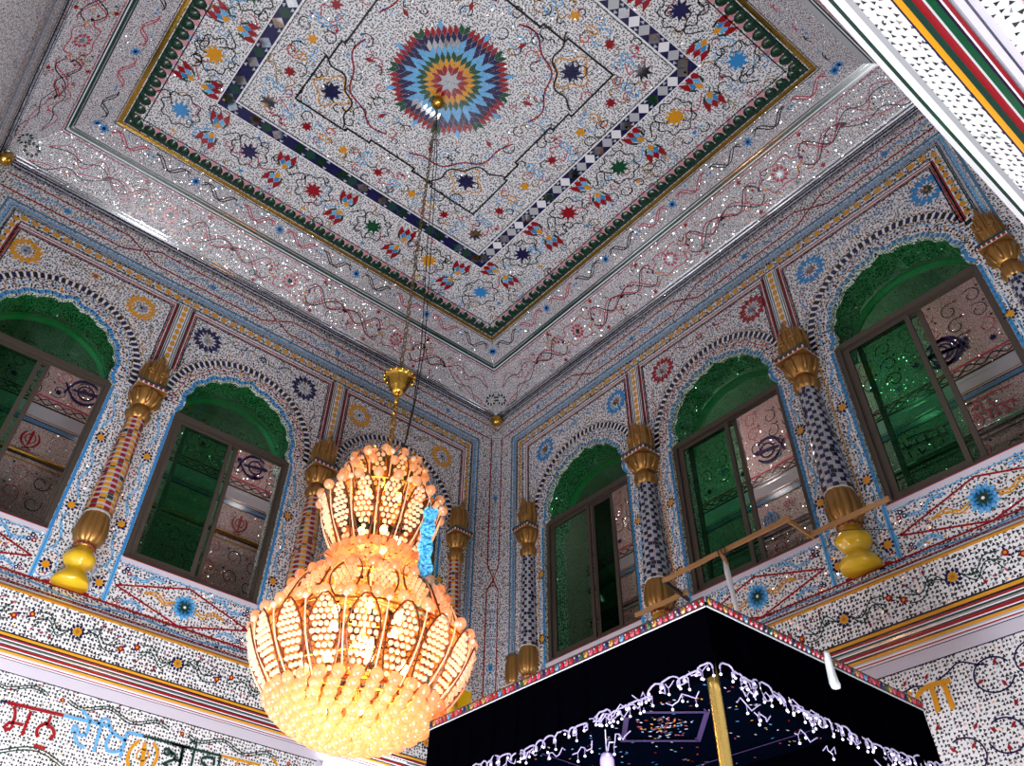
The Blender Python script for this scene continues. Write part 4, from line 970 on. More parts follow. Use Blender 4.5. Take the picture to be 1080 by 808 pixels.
# --- writing and vines on the lower walls
for side, strokes in (('L', SCRIPT_LEFT), ('R', SCRIPT_RIGHT)):
    P = Pat(lambda u, v, h, s=side: side_pt(s, u, h, v), lift=0.003)
    for col, w_, pts in strokes: P.path(smooth(pts, 3) if len(pts) > 3 else pts, w_*0.95, col, 4)
    E = LX if side == 'L' else LY+1
    if side == 'L':
        for x0 in (0.9, 2.1, 3.3, 4.5, 5.7, 6.9):
            for d in (0, 0.025):
                P.path([(x0-0.5+1.0*k/30, -5.98-d+0.035*sin(k/30*4*pi)) for k in range(31)], 0.010, 'dgreen', 2)
            P.disc((x0+0.56, -6.0), 0.022, 'red', 8, 3); P.disc((x0+0.56, -6.0), 0.01, 'yellow', 6, 4)
            for k in range(5): P.petal((x0-0.4+0.22*k, -5.93-0.10*(k % 2)), k, -0.02, 0.025, 0.016, 'red', 3)
        for zz, ph in ((-6.5, 0), (-6.62, 1.5), (-6.8, 3)):
            for d in (0, 0.025): P.path(wave((0.4, zz-d), (E-0.3, zz-d), 0.06, 0.9, ph, 0.04), 0.011, 'dgreen', 2)
    else:
        # open scrolls with red buds, as on the wall at the bottom right
        u = 4.2; k = 0
        top = [(5.25, -6.02), (5.37, -6.06), (5.5, -6.04), (5.62, -6.07), (5.78, -6.02), (5.9, -5.97), (6.02, -6.02), (6.1, -6.05)]
        P.path(smooth(top), 0.013, 'navy', 2)
        for (cx, cz, r_) in ((6.12, -6.13, 0.15), (6.45, -6.10, 0.15), (6.8, -6.15, 0.15), (7.15, -6.12, 0.15)):
            P.path([(cx+r_*cos(t_), cz+r_*0.85*sin(t_)) for t_ in [pi*2*q/30+0.5 for q in range(27)]], 0.013, 'navy', 2)
            for a in (1.2, 3.4, 5.2): P.petal((cx+r_*0.75*cos(a), cz+r_*0.6*sin(a)), a, -0.03, 0.035, 0.03, 'red', 3)
        for (cx, cz, r_) in ((5.72, -6.62, 0.15), (6.05, -6.55, 0.14), (6.4, -6.6, 0.15), (6.75, -6.55, 0.15), (5.4, -6.7, 0.13), (5.9, -6.9, 0.15), (6.3, -6.9, 0.15)):
            P.path([(cx+r_*cos(t_), cz+r_*0.85*sin(t_)) for t_ in [pi*2*q/30+3.3 for q in range(25)]], 0.013, 'navy', 2)
            for a in (0.7, 2.4, 4.6): P.petal((cx+r_*0.7*cos(a), cz+r_*0.6*sin(a)), a, -0.03, 0.035, 0.03, 'red', 3)
        for (cx, cz) in ((5.58, -6.38), (5.86, -6.44), (6.2, -6.36), (5.43, -6.0), (5.62, -6.0)): P.petal((cx, cz), 0.8, -0.03, 0.035, 0.03, 'red', 3)
        P.disc((6.42, -6.33), 0.03, 'yellow', 8, 3); P.petal((6.36, -6.33), 0, -0.03, 0.03, 0.03, 'blue', 3)
    P.build('wall_inlay', walls[side+'low'])

# --- galleries behind the windows
def khanda(P, c, s, col, rot=0.0):
    ca, sa = cos(rot), sin(rot)
    f = lambda x, y: (c[0]+s*(x*ca-y*sa), c[1]+s*(x*sa+y*ca))
    P.poly([f(0, 0.62), f(0.08, 0.45), f(0.045, -0.35), f(0, -0.5), f(-0.045, -0.35), f(-0.08, 0.45)], col, 4)
    P.path([f(0.27*cos(2*pi*k/24), 0.05+0.27*sin(2*pi*k/24)) for k in range(24)], 0.06*s, col, 3, True)
    for sg in (-1, 1):
        o = [f(sg*(0.52*cos(t)), 0.0+0.52*sin(t)) for t in [-1.35+2.3*k/16 for k in range(17)]]
        i = [f(sg*(0.40*cos(t)-0.0), 0.02+0.47*sin(t)) for t in [-1.35+2.3*k/16 for k in range(17)]]
        for k in range(16): P.poly([o[k], o[k+1], i[k+1], i[k]], col, 3)
        P.path([f(sg*0.12, -0.5), f(-sg*0.22, -0.66)], 0.07*s, col, 4)
GD = 1.9
for side, nm in (('L', 'left'), ('R', 'right')):
    E = END[side]; zs = 0.0 if side == 'R' else 0.23
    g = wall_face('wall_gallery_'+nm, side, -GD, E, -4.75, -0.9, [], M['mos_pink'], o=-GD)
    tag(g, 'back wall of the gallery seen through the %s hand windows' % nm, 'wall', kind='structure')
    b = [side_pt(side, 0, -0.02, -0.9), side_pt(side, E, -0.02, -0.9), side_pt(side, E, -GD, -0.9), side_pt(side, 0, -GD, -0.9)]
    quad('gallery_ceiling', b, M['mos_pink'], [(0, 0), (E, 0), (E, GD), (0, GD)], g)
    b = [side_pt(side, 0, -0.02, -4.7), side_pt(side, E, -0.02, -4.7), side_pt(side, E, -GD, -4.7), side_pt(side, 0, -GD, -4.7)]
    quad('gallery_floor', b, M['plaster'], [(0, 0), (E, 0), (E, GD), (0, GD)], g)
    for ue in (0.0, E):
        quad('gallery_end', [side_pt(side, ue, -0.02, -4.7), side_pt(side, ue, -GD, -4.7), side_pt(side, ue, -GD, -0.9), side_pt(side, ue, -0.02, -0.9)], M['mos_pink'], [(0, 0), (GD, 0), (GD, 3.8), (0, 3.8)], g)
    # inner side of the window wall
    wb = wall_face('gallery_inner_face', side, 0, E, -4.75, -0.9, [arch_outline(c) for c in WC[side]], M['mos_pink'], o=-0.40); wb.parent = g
    P = Pat(lambda u, v, h, s=side: side_pt(s, u, -GD+h, v), lift=0.004)
    zt = -2.0+zs
    P.path([(0, zt), (E, zt)], 0.025, 'pinkred', 2); P.path([(0, zt-0.14), (E, zt-0.14)], 0.02, 'black', 2)
    P.path(wave((0, zt-0.07), (E, zt-0.07), 0.04, 0.3, 0, 0.03), 0.014, 'black', 2); P.path(wave((0, zt-0.07), (E, zt-0.07), 0.04, 0.3, pi, 0.03), 0.010, 'black', 2)
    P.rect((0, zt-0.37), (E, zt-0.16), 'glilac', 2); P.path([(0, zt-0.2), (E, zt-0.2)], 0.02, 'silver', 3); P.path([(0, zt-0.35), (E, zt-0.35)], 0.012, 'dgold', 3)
    P.path([(0, zt-0.42), (E, zt-0.42)], 0.05, 'steel', 2); P.path([(0, zt-0.455), (E, zt-0.455)], 0.015, 'black', 3); P.path([(0, zt-0.385), (E, zt-0.385)], 0.012, 'navy', 3)
    for k in range(int(E/0.3)):
        u = 0.15+k*0.3
        for z0 in (-1.15, -1.4, -1.65, zt-1.2, zt-1.5, zt-1.8, -4.2):
            z = z0+0.05*((k*7) % 3-1)
            P.path(curl((u, z), 0.12, k*1.3+z0, 1.0, 16, 0.35, 1 if k % 2 else -1), 0.010, 'black' if (k+int(z0*10)) % 3 else 'pinkred', 2)
            P.star((u+0.1, z+0.1), 5, 0.025, 0.01, 'red' if k % 2 else 'navy', 3)
        P.star((u, zt+0.18*((k % 2)+0.8)), 7, 0.05, 0.03, 'steel' if k % 3 == 0 else 'navy', 3)
    P.path([(0, zt-0.93), (E, zt-0.93)], 0.03, 'black', 2); P.path([(0, zt-1.0), (E, zt-1.0)], 0.02, 'dgold' if side == 'L' else 'green', 3)
    for c in ((3.62, 1.3, 6.16, 6.22) if side == 'R' else (3.20, 5.84, 1.2, 0.6)):
        khanda(P, (c, zt+0.30), 0.40, 'navy', 1.4)
    if side == 'L':
        for c in (3.19, 6.20, 1.3): khanda(P, (c, zt-0.68), 0.24, 'red')
    else:
        khanda(P, (3.42, zt-0.72), 0.22, 'blue', 0.1)
        for c in (3.7, 3.78): khanda(P, (c, zt-0.60), 0.1, 'red')
        for col, w_, pts in SCRIPT_GALLERY: P.path(pts, w_, col, 4)
    P.build('gallery_inlay', g)
    r = MB(); a_, b_ = side_pt(side, 0.05, -GD+0.12, zt-0.96), side_pt(side, E-0.05, -GD+0.12, zt-0.96)
    r.tube([a_, b_], 0.022, 8)
    for k in range(8): r.tube([side_pt(side, 0.5+k, -GD+0.12, zt-0.96), side_pt(side, 0.5+k, -GD, zt-0.96)], 0.012, 6)
    r.build('gallery_rail', M['mirror'] if side == 'R' else M['brass'], g)
    # inner arch bands at the back edge of each opening
    for c in WC[side]:
        t = MB(); t.tube([side_pt(side, c+0.80*cos(pi*k/32), -0.43, ZS-0.12+0.70*sin(pi*k/32)) for k in range(33)], 0.045, 6); t.build('arch_rib', M['sky_band'], g)
        Q = Pat(lambda u, v, h, s=side: side_pt(s, u, -0.402-h*0, v)) if False else None
    for c in (PC[side][1], PC[side][2]):
        p = side_pt(side, c, -1.0, -1.6); lamp('gallery_fill', 'POINT', p, 20 if side == 'R' else 10, (1.0, 0.9, 0.86), 0.12)  # added point lights that brighten the gallery behind the glass, no fixtures
    p = side_pt(side, 0.6, -0.9, -1.6); lamp('gallery_fill', 'POINT', p, 7, (1.0, 0.9, 0.86), 0.12)

# --- windows
WLAB = {('L', 2): 'aluminium window with dark green pane at the far left edge of the photo', ('L', 1): 'large green paned window between the two full red and yellow columns', ('L', 0): 'window behind the chandelier on the left wall',
        ('R', 0): 'narrow looking dark green window next to the room corner on the right wall', ('R', 1): 'middle window of the right wall above the wooden batten frame', ('R', 2): 'largest window at the right edge with a wide open pane'}
wn = 0
for side in 'LR':
    for i, c in enumerate(WC[side]):
        wn += 1
        wi = empty('window_%d' % wn, side_pt(side, c, -0.08, ZB), 0, WLAB[(side, i)], 'window', kind='structure')
        off = Vector(wi.location)
        def W_(u0, u1, z0, z1, o0, o1):
            a = side_pt(side, u0, o0, z0)-off; b_ = side_pt(side, u1, o1, z1)-off; return a, b_
        f = MB()
        for (u0, u1, z0, z1) in ((c-0.80, c-0.745, ZB, ZT+0.02), (c+0.745, c+0.80, ZB, ZT+0.02), (c-0.745, c+0.745, ZB, ZB+0.055), (c-0.745, c+0.745, ZT-0.035, ZT+0.035)):
            f.box(*W_(u0, u1, z0, z1, -0.04, -0.11))
        for (u0, u1, z0, z1) in ((c-0.745, c-0.72, ZB+0.055, ZT-0.035), (c+0.72, c+0.745, ZB+0.055, ZT-0.035), (c-0.72, c+0.72, ZB+0.055, ZB+0.075), (c-0.72, c+0.72, ZT-0.06, ZT-0.035)):
            f.box(*W_(u0, u1, z0, z1, -0.07, -0.10))
        f.build('window_frame', M['alu'], wi)
        # left seen sash: green; the other stands open, or is slid behind it
        d = 1      # larger u is to the left on both walls for the left wall, to the right on the right wall
        if side == 'L': s0, s1 = c-0.02, c+0.72        # left in the photo = larger u
        else: s0, s1 = c-0.72, c+0.02
        def sash(u0, u1, oo, name, gm, w_=0.05):
            q = MB(); z0, z1 = ZB+0.07, ZT-0.05
            for r_ in ((u0, u0+w_, z0, z1), (u1-w_, u1, z0, z1), (u0+w_, u1-w_, z0, z0+w_), (u0+w_, u1-w_, z1-w_*0.8, z1)):
                q.box(*W_(*r_, oo, oo-0.03))
            s_ = q.build(name, M['alu'], wi)
            g_ = MB(); a, b_ = W_(u0+w_, u1-w_, z0+w_, z1-w_*0.8, oo-0.012, oo-0.017); g_.box(a, b_); g_.build('glass_pane', gm, s_)
        sash(s0, s1, -0.065, 'sash', M['pane_glass'])
        slide = {('R', 0): (0.02, 0.42), ('R', 1): (-0.62, 0.12), ('R', 2): (-0.60, 0.14), ('L', 1): (-0.12, 0.60), ('L', 2): (-0.12, 0.60), ('L', 0): (-0.1, 0.62)}[(side, i)]
        sash(c+slide[0], c+slide[1], -0.105, 'sash', M['dark_glass'] if (side, i) == ('R', 0) else M['pane_glass'])
        # arched light
        h = [p for p in arch_outline(c) if p[1] >= ZT-0.001]
        vs = []; n = len(h)
        for o in (-0.075, -0.081): vs += [side_pt(side, p[0], o, p[1])-off for p in h]
        tr = tessellate_polygon([[Vector((p[0], p[1], 0)) for p in h]])
        fs = [tuple(t) for t in tr]+[tuple(k+n for k in t)[::-1] for t in tr]+[(k, (k+1) % n, n+(k+1) % n, n+k) for k in range(n)]
        mesh_obj('arched_pane', vs, fs, [M['green_glass']], None, wi)

# --- columns
def shaft_mats(style): return [M[x] for x in (('red', 'yellow', 'silver', 'dgreen') if style == 'L' else ('navy', 'silver', 'black', 'white'))]
def col_mesh(style):
    """parts of a column in its own frame: z=0 at its foot, -y faces the room"""
    parts = []
    b = MB(); b.lathe([(0.185, 0.0), (0.188, 0.03), (0.172, 0.075), (0.135, 0.12), (0.108, 0.145), (0.104, 0.175), (0.135, 0.21), (0.163, 0.245), (0.166, 0.29), (0.140, 0.335), (0.105, 0.365), (0.095, 0.40)], 32, flute=lambda a, j: 1+0.025*cos(8*a)); parts.append(('vase_base', b, [M['ochre']], True))
    b = MB(); b.lathe([(0.105, 0.40), (0.11, 0.42), (0.105, 0.44)], 24); b_i = 0
    for k in range(12): b.ball((0.108*cos(k*pi/6), 0.108*sin(k*pi/6), 0.42), 0.016, 8, 5, 1)
    parts.append(('bead_ring', b, [M['gold'], M['red']], True))
    b = MB(); b.lathe([(0.10, 0.44), (0.145, 0.49), (0.168, 0.57), (0.165, 0.66), (0.148, 0.74), (0.13, 0.80), (0.155, 0.815)], 72, flute=lambda a, j: 1+(0.13 if 0 < j < 5 else 0.06)*(abs(sin(6*a))**0.6-0.6)); parts.append(('lotus_bulb', b, [M['gold']], True))
    # shaft: rows of glass tiles, each row stepping in a little
    b = MB(); rows = 19 if style == 'L' else 26; z0, z1 = 0.79, 2.08; n = 12 if style == 'L' else 14
    for r in range(rows):
        za = z0+(z1-z0)*r/rows; zb = z0+(z1-z0)*(r+1)/rows; ra = 0.148-0.046*r/rows; rb = 0.148-0.046*(r+1)/rows
        for k in range(n):
            sh = -0.07*r if style == 'L' else 0.25*(r % 2); a0 = 2*pi*(k+sh)/n; a1 = 2*pi*(k+1+sh)/n; gp = 0.05*(a1-a0)
            if style == 'L':
                m = 0 if k % 2 else 1
                if (r*3+k*5) % 17 == 0: m = 3
                hz = za+(zb-za)*0.40
                if (r*7+k*5) % 6 == 0: b.add([((ra+.005)*cos(a0+gp), (ra+.005)*sin(a0+gp), za+(zb-za)*.08), ((ra+.005)*cos(a1-gp), (ra+.005)*sin(a1-gp), za+(zb-za)*.08), ((ra+.005)*cos(a1-gp), (ra+.005)*sin(a1-gp), za+(zb-za)*.33), ((ra+.005)*cos(a0+gp), (ra+.005)*sin(a0+gp), za+(zb-za)*.33)], [(0, 1, 2, 3)], 3)
            else:
                m = 0 if (k+r) % 2 else 1
                if (r*5+k) % 13 == 0: m = 2
                hz = za+(zb-za)*0.12
            R1_, R2_ = ra+0.007, rb+0.003
            for s_ in range(2):
                b0 = a0+gp+(a1-a0-2*gp)*s_/2; b1 = a0+gp+(a1-a0-2*gp)*(s_+1)/2
                b.add([(R1_*cos(b0), R1_*sin(b0), hz), (R1_*cos(b1), R1_*sin(b1), hz), (R2_*cos(b1), R2_*sin(b1), zb), (R2_*cos(b0), R2_*sin(b0), zb),
                       (ra*.97*cos(b0), ra*.97*sin(b0), hz), (ra*.97*cos(b1), ra*.97*sin(b1), hz)], [(0, 1, 2, 3), (4, 5, 1, 0)], m)
    b.lathe([(0.146, z0), (0.100, z1)], 40, mi=2 if style == 'L' else 3); parts.append(('shaft', b, shaft_mats(style), False))
    b = MB(); b.lathe([(0.098, 2.06), (0.125, 2.085), (0.145, 2.13), (0.14, 2.175), (0.115, 2.21), (0.10, 2.235), (0.105, 2.26)], 60, flute=lambda a, j: 1+(0.14 if 0 < j < 4 else 0.0)*(abs(sin(5*a))**0.6-0.6)); parts.append(('neck_bulb', b, [M['gold']], True))
    b = MB(); b.lathe([(0.095, 2.25), (0.12, 2.27), (0.15, 2.32), (0.178, 2.38), (0.190, 2.43), (0.185, 2.455)], 72, flute=lambda a, j: 1+(0.07 if 0 < j < 5 else 0)*abs(sin(4*a)))
    for k in range(8):
        a = 2*pi*k/8; b.tube([(0.12*cos(a), 0.12*sin(a), 2.27), (0.165*cos(a), 0.165*sin(a), 2.33), (0.195*cos(a), 0.195*sin(a), 2.405), (0.205*cos(a), 0.205*sin(a), 2.425), (0.20*cos(a), 0.20*sin(a), 2.40)], [0.014, 0.026, 0.024, 0.014, 0.006], 6)
        a += pi/8; b.ball((0.178*cos(a), 0.178*sin(a), 2.40), 0.022, 8, 5)
    parts.append(('capital', b, [M['gold']], True))
    b = MB()
    b.box((-0.194, -0.202, 2.455), (0.194, 0.1, 2.468), 4); b.box((-0.196, -0.204, 2.468), (0.196, 0.1, 2.500), 1); b.box((-0.202, -0.21, 2.500), (0.202, 0.1, 2.525), 2); b.box((-0.18, -0.19, 2.525), (0.18, 0.1, 2.54), 3)
    for k in range(6):
        x = -0.16+k*0.064; b.box((x-0.022, -0.2065, 2.470), (x+0.022, -0.203, 2.498), 0)
        for sg in (-1, 1):
            if k < 4: b.box((sg*0.195, -0.165+k*0.064-0.022, 2.470), (sg*0.1985, -0.165+k*0.064+0.022, 2.498), 0)
    parts.append(('abacus', b, [M['red'], M['white'], M['dgreen'], M['sky'], M['gold']], False))
    # acanthus cup under the bead strip
    b = MB(); b.lathe([(0.12, 2.54), (0.145, 2.58), (0.160, 2.66), (0.152, 2.76), (0.136, 2.83), (0.140, 2.88), (0.130, 2.905), (0.09, 2.90)], 64, flute=lambda a, j: 1+(0.06 if 0 < j < 6 else 0)*abs(sin(4*a+0.6)))
    for k in range(7):
        a = pi+pi*k/6; cx, cy = cos(a), sin(a)
        b.tube([(0.148*cx, 0.148*cy, 2.59), (0.163*cx, 0.163*cy, 2.69), (0.150*cx, 0.150*cy, 2.79), (0.148*cx, 0.148*cy, 2.87), (0.160*cx, 0.160*cy, 2.895), (0.166*cx, 0.166*cy, 2.875)], [0.010, 0.026, 0.024, 0.020, 0.014, 0.006], 6)
    for sg in (-1, 1):
        b.tube([(sg*(0.075+0.045*cos(t)*(1-t/16)), -0.158, 2.72+0.045*sin(t)*(1-t/16)) for t in [k*0.7 for k in range(14)]], 0.012, 6)
    b.add([(-0.055, -0.148, 2.87), (0.055, -0.148, 2.87), (0, -0.145, 3.02), (-0.055, -0.09, 2.87), (0.055, -0.09, 2.87), (0, -0.11, 3.02)], [(0, 1, 2), (3, 5, 4), (0, 2, 5, 3), (1, 4, 5, 2), (0, 3, 4, 1)])
    parts.append(('leaf_crown', b, [M['gold']], True))
    return parts
CLAB = {('L', 1): 'red and yellow tiled column partly hidden by the chandelier, right of the big green window',
        ('L', 2): 'red and yellow tiled column with glossy yellow foot, leftmost full column',
        ('L', 0): 'slim red and yellow column on the left wall beside the room corner',
        ('R', 0): 'slim black and white chequered column on the right wall beside the room corner',
        ('R', 1): 'chequered column between the two nearer right hand windows and the corner window, foot behind the canopy',
        ('R', 2): 'thick dark blue and white chequered column with yellow foot fully visible on the right wall',
        ('R', 3): 'last column of the right wall, cut off by the beam'}
CLAB[('R', 1)] = 'chequered column between the corner window and the middle window, its foot behind the canopy edge'
for side in 'LR':
    proto = None
    for j, c in enumerate(PC[side]):
        loc = side_pt(side, c, 0.05 if j == 0 else (0.0 if j == 3 else 0.10), -5.0)
        rz = 0 if side == 'L' else -pi/2
        t = empty('column', loc, rz, CLAB[(side, j)], 'column', 'red and yellow tiled columns of the left wall' if side == 'L' else 'chequered columns of the right wall')
        sc = 0.80 if j == 0 else (0.74 if j == 3 else 0.96)
        t.scale = (sc, sc, 1)
        if proto is None:
            proto = [mb.build(n, m, t, sm) for n, mb, m, sm in col_mesh(side)]
        else:
            for o in proto:
                k = o.copy(); COL.objects.link(k); k.parent = t
# gold footed ends of the blue frame strips beside the corner
for side, c in (('L', 0.47), ('R', 0.47)):
    t = empty('pilaster_foot', side_pt(side, c, 0.0, -5.0), 0 if side == 'L' else -pi/2, 'small gold lotus on a yellow block ending the blue strip left of the room corner' if side == 'L' else 'small gold lotus on a yellow block ending the blue strip right of the room corner', 'pilaster foot')
    b = MB(); b.box((-0.10, -0.09, 0.0), (0.10, 0, 0.36)); b.box((-0.11, -0.10, 0.0), (0.11, 0, 0.05)); b.build('block', M['ochre'], t)
    b = MB(); b.box((-0.095, -0.085, 0.36), (0.095, 0, 0.43))
    for k in (-1, 0, 1): b.ball((k*0.06, -0.088, 0.395), 0.014, 8, 5, 1)
    b.build('bead_ring', [M['white'], M['black']], t)
    b = MB(); b.lathe([(0.07, 0.43), (0.095, 0.48), (0.105, 0.58), (0.10, 0.68), (0.085, 0.76), (0.105, 0.80)], 48, flute=lambda a, j: 1+0.14*(abs(sin(4*a))**0.6-0.5)); b.build('lotus_bulb', M['gold'], t, True)
# brass knobs at the upper corners
for loc, lb in (((-0.10, -0.10, -0.13), 'brass knob under the ceiling in the far room corner'), ((-LX+0.10, -0.10, -0.13), 'brass knob in the ceiling corner at the left edge of the photo')):
    t = empty('brass_knob', loc, 0, lb, 'knob')
    b = MB(); d = Vector((-1 if loc[0] > -4 else 1, -1, -0.9)).normalized()
    b.tube([(-0.09*d.x, -0.09*d.y, -0.09*d.z+0.02), tuple(d*0.03)], 0.045, 12); b.build('stem', M['gold'], t, True)
    b = MB(); b.tube([tuple(d*x) for x in (0.0, 0.02, 0.05, 0.08, 0.10)], [0.05, 0.085, 0.095, 0.07, 0.03], 16); b.ball(tuple(d*0.11), 0.028, 10, 6); b.build('cup', M['brass'], t, True)

# ================================================================== CHANDELIER
AX = Vector((-4.106, -3.794, 0)); CZ = -7.17
CAMR = Vector((0.813, -0.583, 0)); TOCAM = Vector((-0.49, -0.87, 0)).normalized()
def cryst(name, col, tr=0.6, rough=0.1):
    m = bpy.data.materials.new(name); m.use_nodes = True; nt = m.node_tree; nt.nodes.clear()
    o = N(nt, 'ShaderNodeOutputMaterial'); t = N(nt, 'ShaderNodeBsdfTranslucent'); t.inputs[0].default_value = col
    d = N(nt, 'ShaderNodeBsdfDiffuse'); d.inputs[0].default_value = col
    g = N(nt, 'ShaderNodeBsdfGlossy'); g.inputs['Roughness'].default_value = rough; g.inputs['Color'].default_value = (1, 0.95, 0.9, 1)
    p = N(nt, 'ShaderNodeBsdfTransparent'); p.inputs[0].default_value = (1, 0.93, 0.85, 1)
    a = N(nt, 'ShaderNodeMixShader'); a.inputs[0].default_value = 0.25; b = N(nt, 'ShaderNodeMixShader'); b.inputs[0].default_value = 0.12; c = N(nt, 'ShaderNodeMixShader'); c.inputs[0].default_value = 1-tr
    L = nt.links.new
    L(t.outputs[0], a.inputs[1]); L(d.outputs[0], a.inputs[2]); L(a.outputs[0], c.inputs[2]); L(p.outputs[0], c.inputs[1]); L(c.outputs[0], b.inputs[1]); L(g.outputs[0], b.inputs[2]); L(b.outputs[0], o.inputs[0])
    return m
M['crystal'] = cryst('peach_crystal', (0.96, 0.65, 0.38, 1), 0.30)
M['bead'] = cryst('bead_crystal', (1.0, 0.93, 0.80, 1), 0.10)
M['shell'] = glass('amber_film', (0.97, 0.66, 0.36, 1), 0.05)
M['amber'] = mat('amber_frame', srgb(105, 48, 18), 0.35, 0.3)
M['bulb'] = mat('lamp_bulb', (1, 0.9, 0.7, 1), 0.5, emit=(1, 0.78, 0.45, 1), es=25)
ch = empty('chandelier', (AX.x, AX.y, CZ), 0, 'large tiered crystal chandelier glowing warm peach, hung on a chain from the ceiling star', 'chandelier')
def zl(z): return z-CZ
b = MB(); b.lathe([(0.02, 0.0), (0.075, 0.02), (0.085, 0.045), (0.05, 0.07), (0.02, 0.08)], 20, (0, 0, zl(0.60))); b.tube([(0, 0, zl(0.66)), (0, 0, zl(0.76))], 0.018, 8); b.tube([(0, 0.03*sin(t), zl(0.58)-0.03+0.03*cos(t)) for t in [2*pi*k/12 for k in range(12)]], 0.006, 6, closed=True)
b.build('ceiling_hook', M['brass'], ch, True)
def chain(za, zb, w_, l, r):
    q = MB(); z = za; k = 0
    while z > zb:
        pts = []
        for i in range(12):
            a = 2*pi*i/12; x, y = w_*cos(a), (l*0.62)*sin(a)
            pts.append((x, 0, z-l/2+y) if k % 2 else (0, x, z-l/2+y))
        q.tube(pts, r, 5, closed=True); z -= l; k += 1
    return q
M['chainm'] = mat('old_brass_chain', srgb(120, 95, 60), 0.4, 0.9)
chain(zl(0.55), zl(-3.92), 0.017, 0.062, 0.0055).build('chain', M['chainm'], ch)
chain(zl(-4.24), zl(-4.92), 0.022, 0.07, 0.008).build('chain', M['brass'], ch)
b = MB()
for s_ in (0, 1):
    b.tube([(CAMR.x*d, CAMR.y*d, zl(z)) for d, z in ((0.0, 0.55), (0.05+0.03*s_, -0.6), (0.10+0.04*s_, -2.2), (0.16+0.03*s_, -3.6), (0.15+0.01*s_, -4.3), (0.10, -4.9), (0.05, -5.2))], 0.005, 5)
b.build('electric_wire', M['black'], ch)
b = MB(); b.lathe([(0.02, 0.0), (0.045, 0.0), (0.05, 0.03), (0.075, 0.05), (0.09, 0.09), (0.105, 0.14), (0.118, 0.165), (0.138, 0.175), (0.138, 0.188), (0.11, 0.195), (0.02, 0.185)], 32, (0, 0, zl(-4.16)))
for k in range(16): b.ball((0.136*cos(k*pi/8), 0.136*sin(k*pi/8), zl(-3.98)), 0.013, 8, 5)
b.tube([(0, 0, zl(-4.15)), (0, 0, zl(-4.27))], 0.02, 8); b.build('brass_cup', M['brass'], ch, True)
# central stem and arms
b = MB(); b.tube([(0, 0, zl(-4.88)), (0, 0, zl(-7.05))], 0.022, 10)
for z, r_ in ((-5.32, 0.42), (-5.80, 0.28), (-6.08, 0.45), (-6.44, 0.72), (-6.84, 0.5)):
    b.tube([(r_*cos(2*pi*k/32), r_*sin(2*pi*k/32), zl(z)) for k in range(32)], 0.008, 6, closed=True)
    for k in range(6): b.tube([(0, 0, zl(z)), (r_*cos(k*pi/3), r_*sin(k*pi/3), zl(z))], 0.006, 5)
for k in range(14):
    a = 2*pi*k/14; r0 = 0.10
    b.tube([(x*cos(a), x*sin(a), zl(z)) for x, z in ((0.05, -5.0), (0.12, -4.90), (0.22, -4.87), (0.30, -4.93), (0.33, -5.0))], 0.005, 5)
for k in range(12):
    a = 2*pi*k/12+0.2
    b.tube([(x*cos(a), x*sin(a), zl(z)) for x, z in ((0.28, -6.0), (0.36, -5.93), (0.46, -5.93), (0.53, -6.0))], 0.005, 5)
b.build('brass_frame', M['brass'], ch)
def prof(tier, t):
    (r0, z0), (r1, z1), bl = tier
    return r0+(r1-r0)*t+bl*sin(pi*t), z0+(z1-z0)*t
TIERS = [  # top (r,z), bottom (r,z), bulge, number of leaves
    ('crown', (0.31, -5.0), (0.22, -5.34), 0.01, 11), ('upper', (0.46, -5.32), (0.265, -5.80), 0.035, 13),
    ('middle', (0.46, -6.02), (0.66, -6.40), 0.05, 16), ('lower', (0.765, -6.43), (0.53, -6.86), 0.05, 18)]
for nm, top, bot, bl, n in TIERS:
    T = (top, bot, bl)
    # glowing shell just inside
    b = MB(); b.lathe([(prof(T, t/6)[0]-0.035, zl(prof(T, t/6)[1])) for t in range(7)], 40, cap=False); b.build('inner_shell', M['shell'], ch, True)
    H = hypot(top[0]-bot[0], top[1]-bot[1]); rmid = prof(T, 0.5)[0]; wmax = pi/n*0.95
    leaf = MB()
    def on(a, t, o=0.0):
        r_, z = prof(T, t); return ((r_+o)*cos(a), (r_+o)*sin(a), zl(z))
    def wd(t): return wmax*min(1, (max(0.0, sin(pi*min(1, 0.02+0.93*t)))**0.62))*(0.88+0.0*t)
    rim = [on(-wd(t), t, 0.006) for t in [k/12 for k in range(13)]]+[on(wd(t), t, 0.006) for t in [1-k/12 for k in range(13)]]
    leaf.tube(rim, 0.0065, 5, 0, closed=True)
    sp = 0.039; rows = int(H/sp)
    for r_ in range(1, rows):
        t = r_/rows; rr = prof(T, t)[0]; half = wd(t)*rr-0.018
        k = -6
        while k <= 6:
            x = (k+(0.5 if r_ % 2 else 0))*sp
            if abs(x) < half: leaf.ball(on(x/rr, t, 0.004), 0.0175, 6, 4, 1)
            k += 1
    base = leaf.build('leaf_panel', [M['amber'], M['bead']], ch)
    for k in range(1, n):
        o = base.copy(); COL.objects.link(o); o.rotation_euler = (0, 0, 2*pi*k/n); o.parent = ch
    # thin stems with little drops between the leaves
    s_ = MB()
    for k in range(n):
        a = 2*pi*(k+0.5)/n
        s_.tube([on(a, t/6, 0.004) for t in range(7)], 0.0055, 5); s_.ball(on(a, 0.02, 0.01), 0.02, 8, 5)
    s_.build('glass_rods', M['bead'], ch, True)
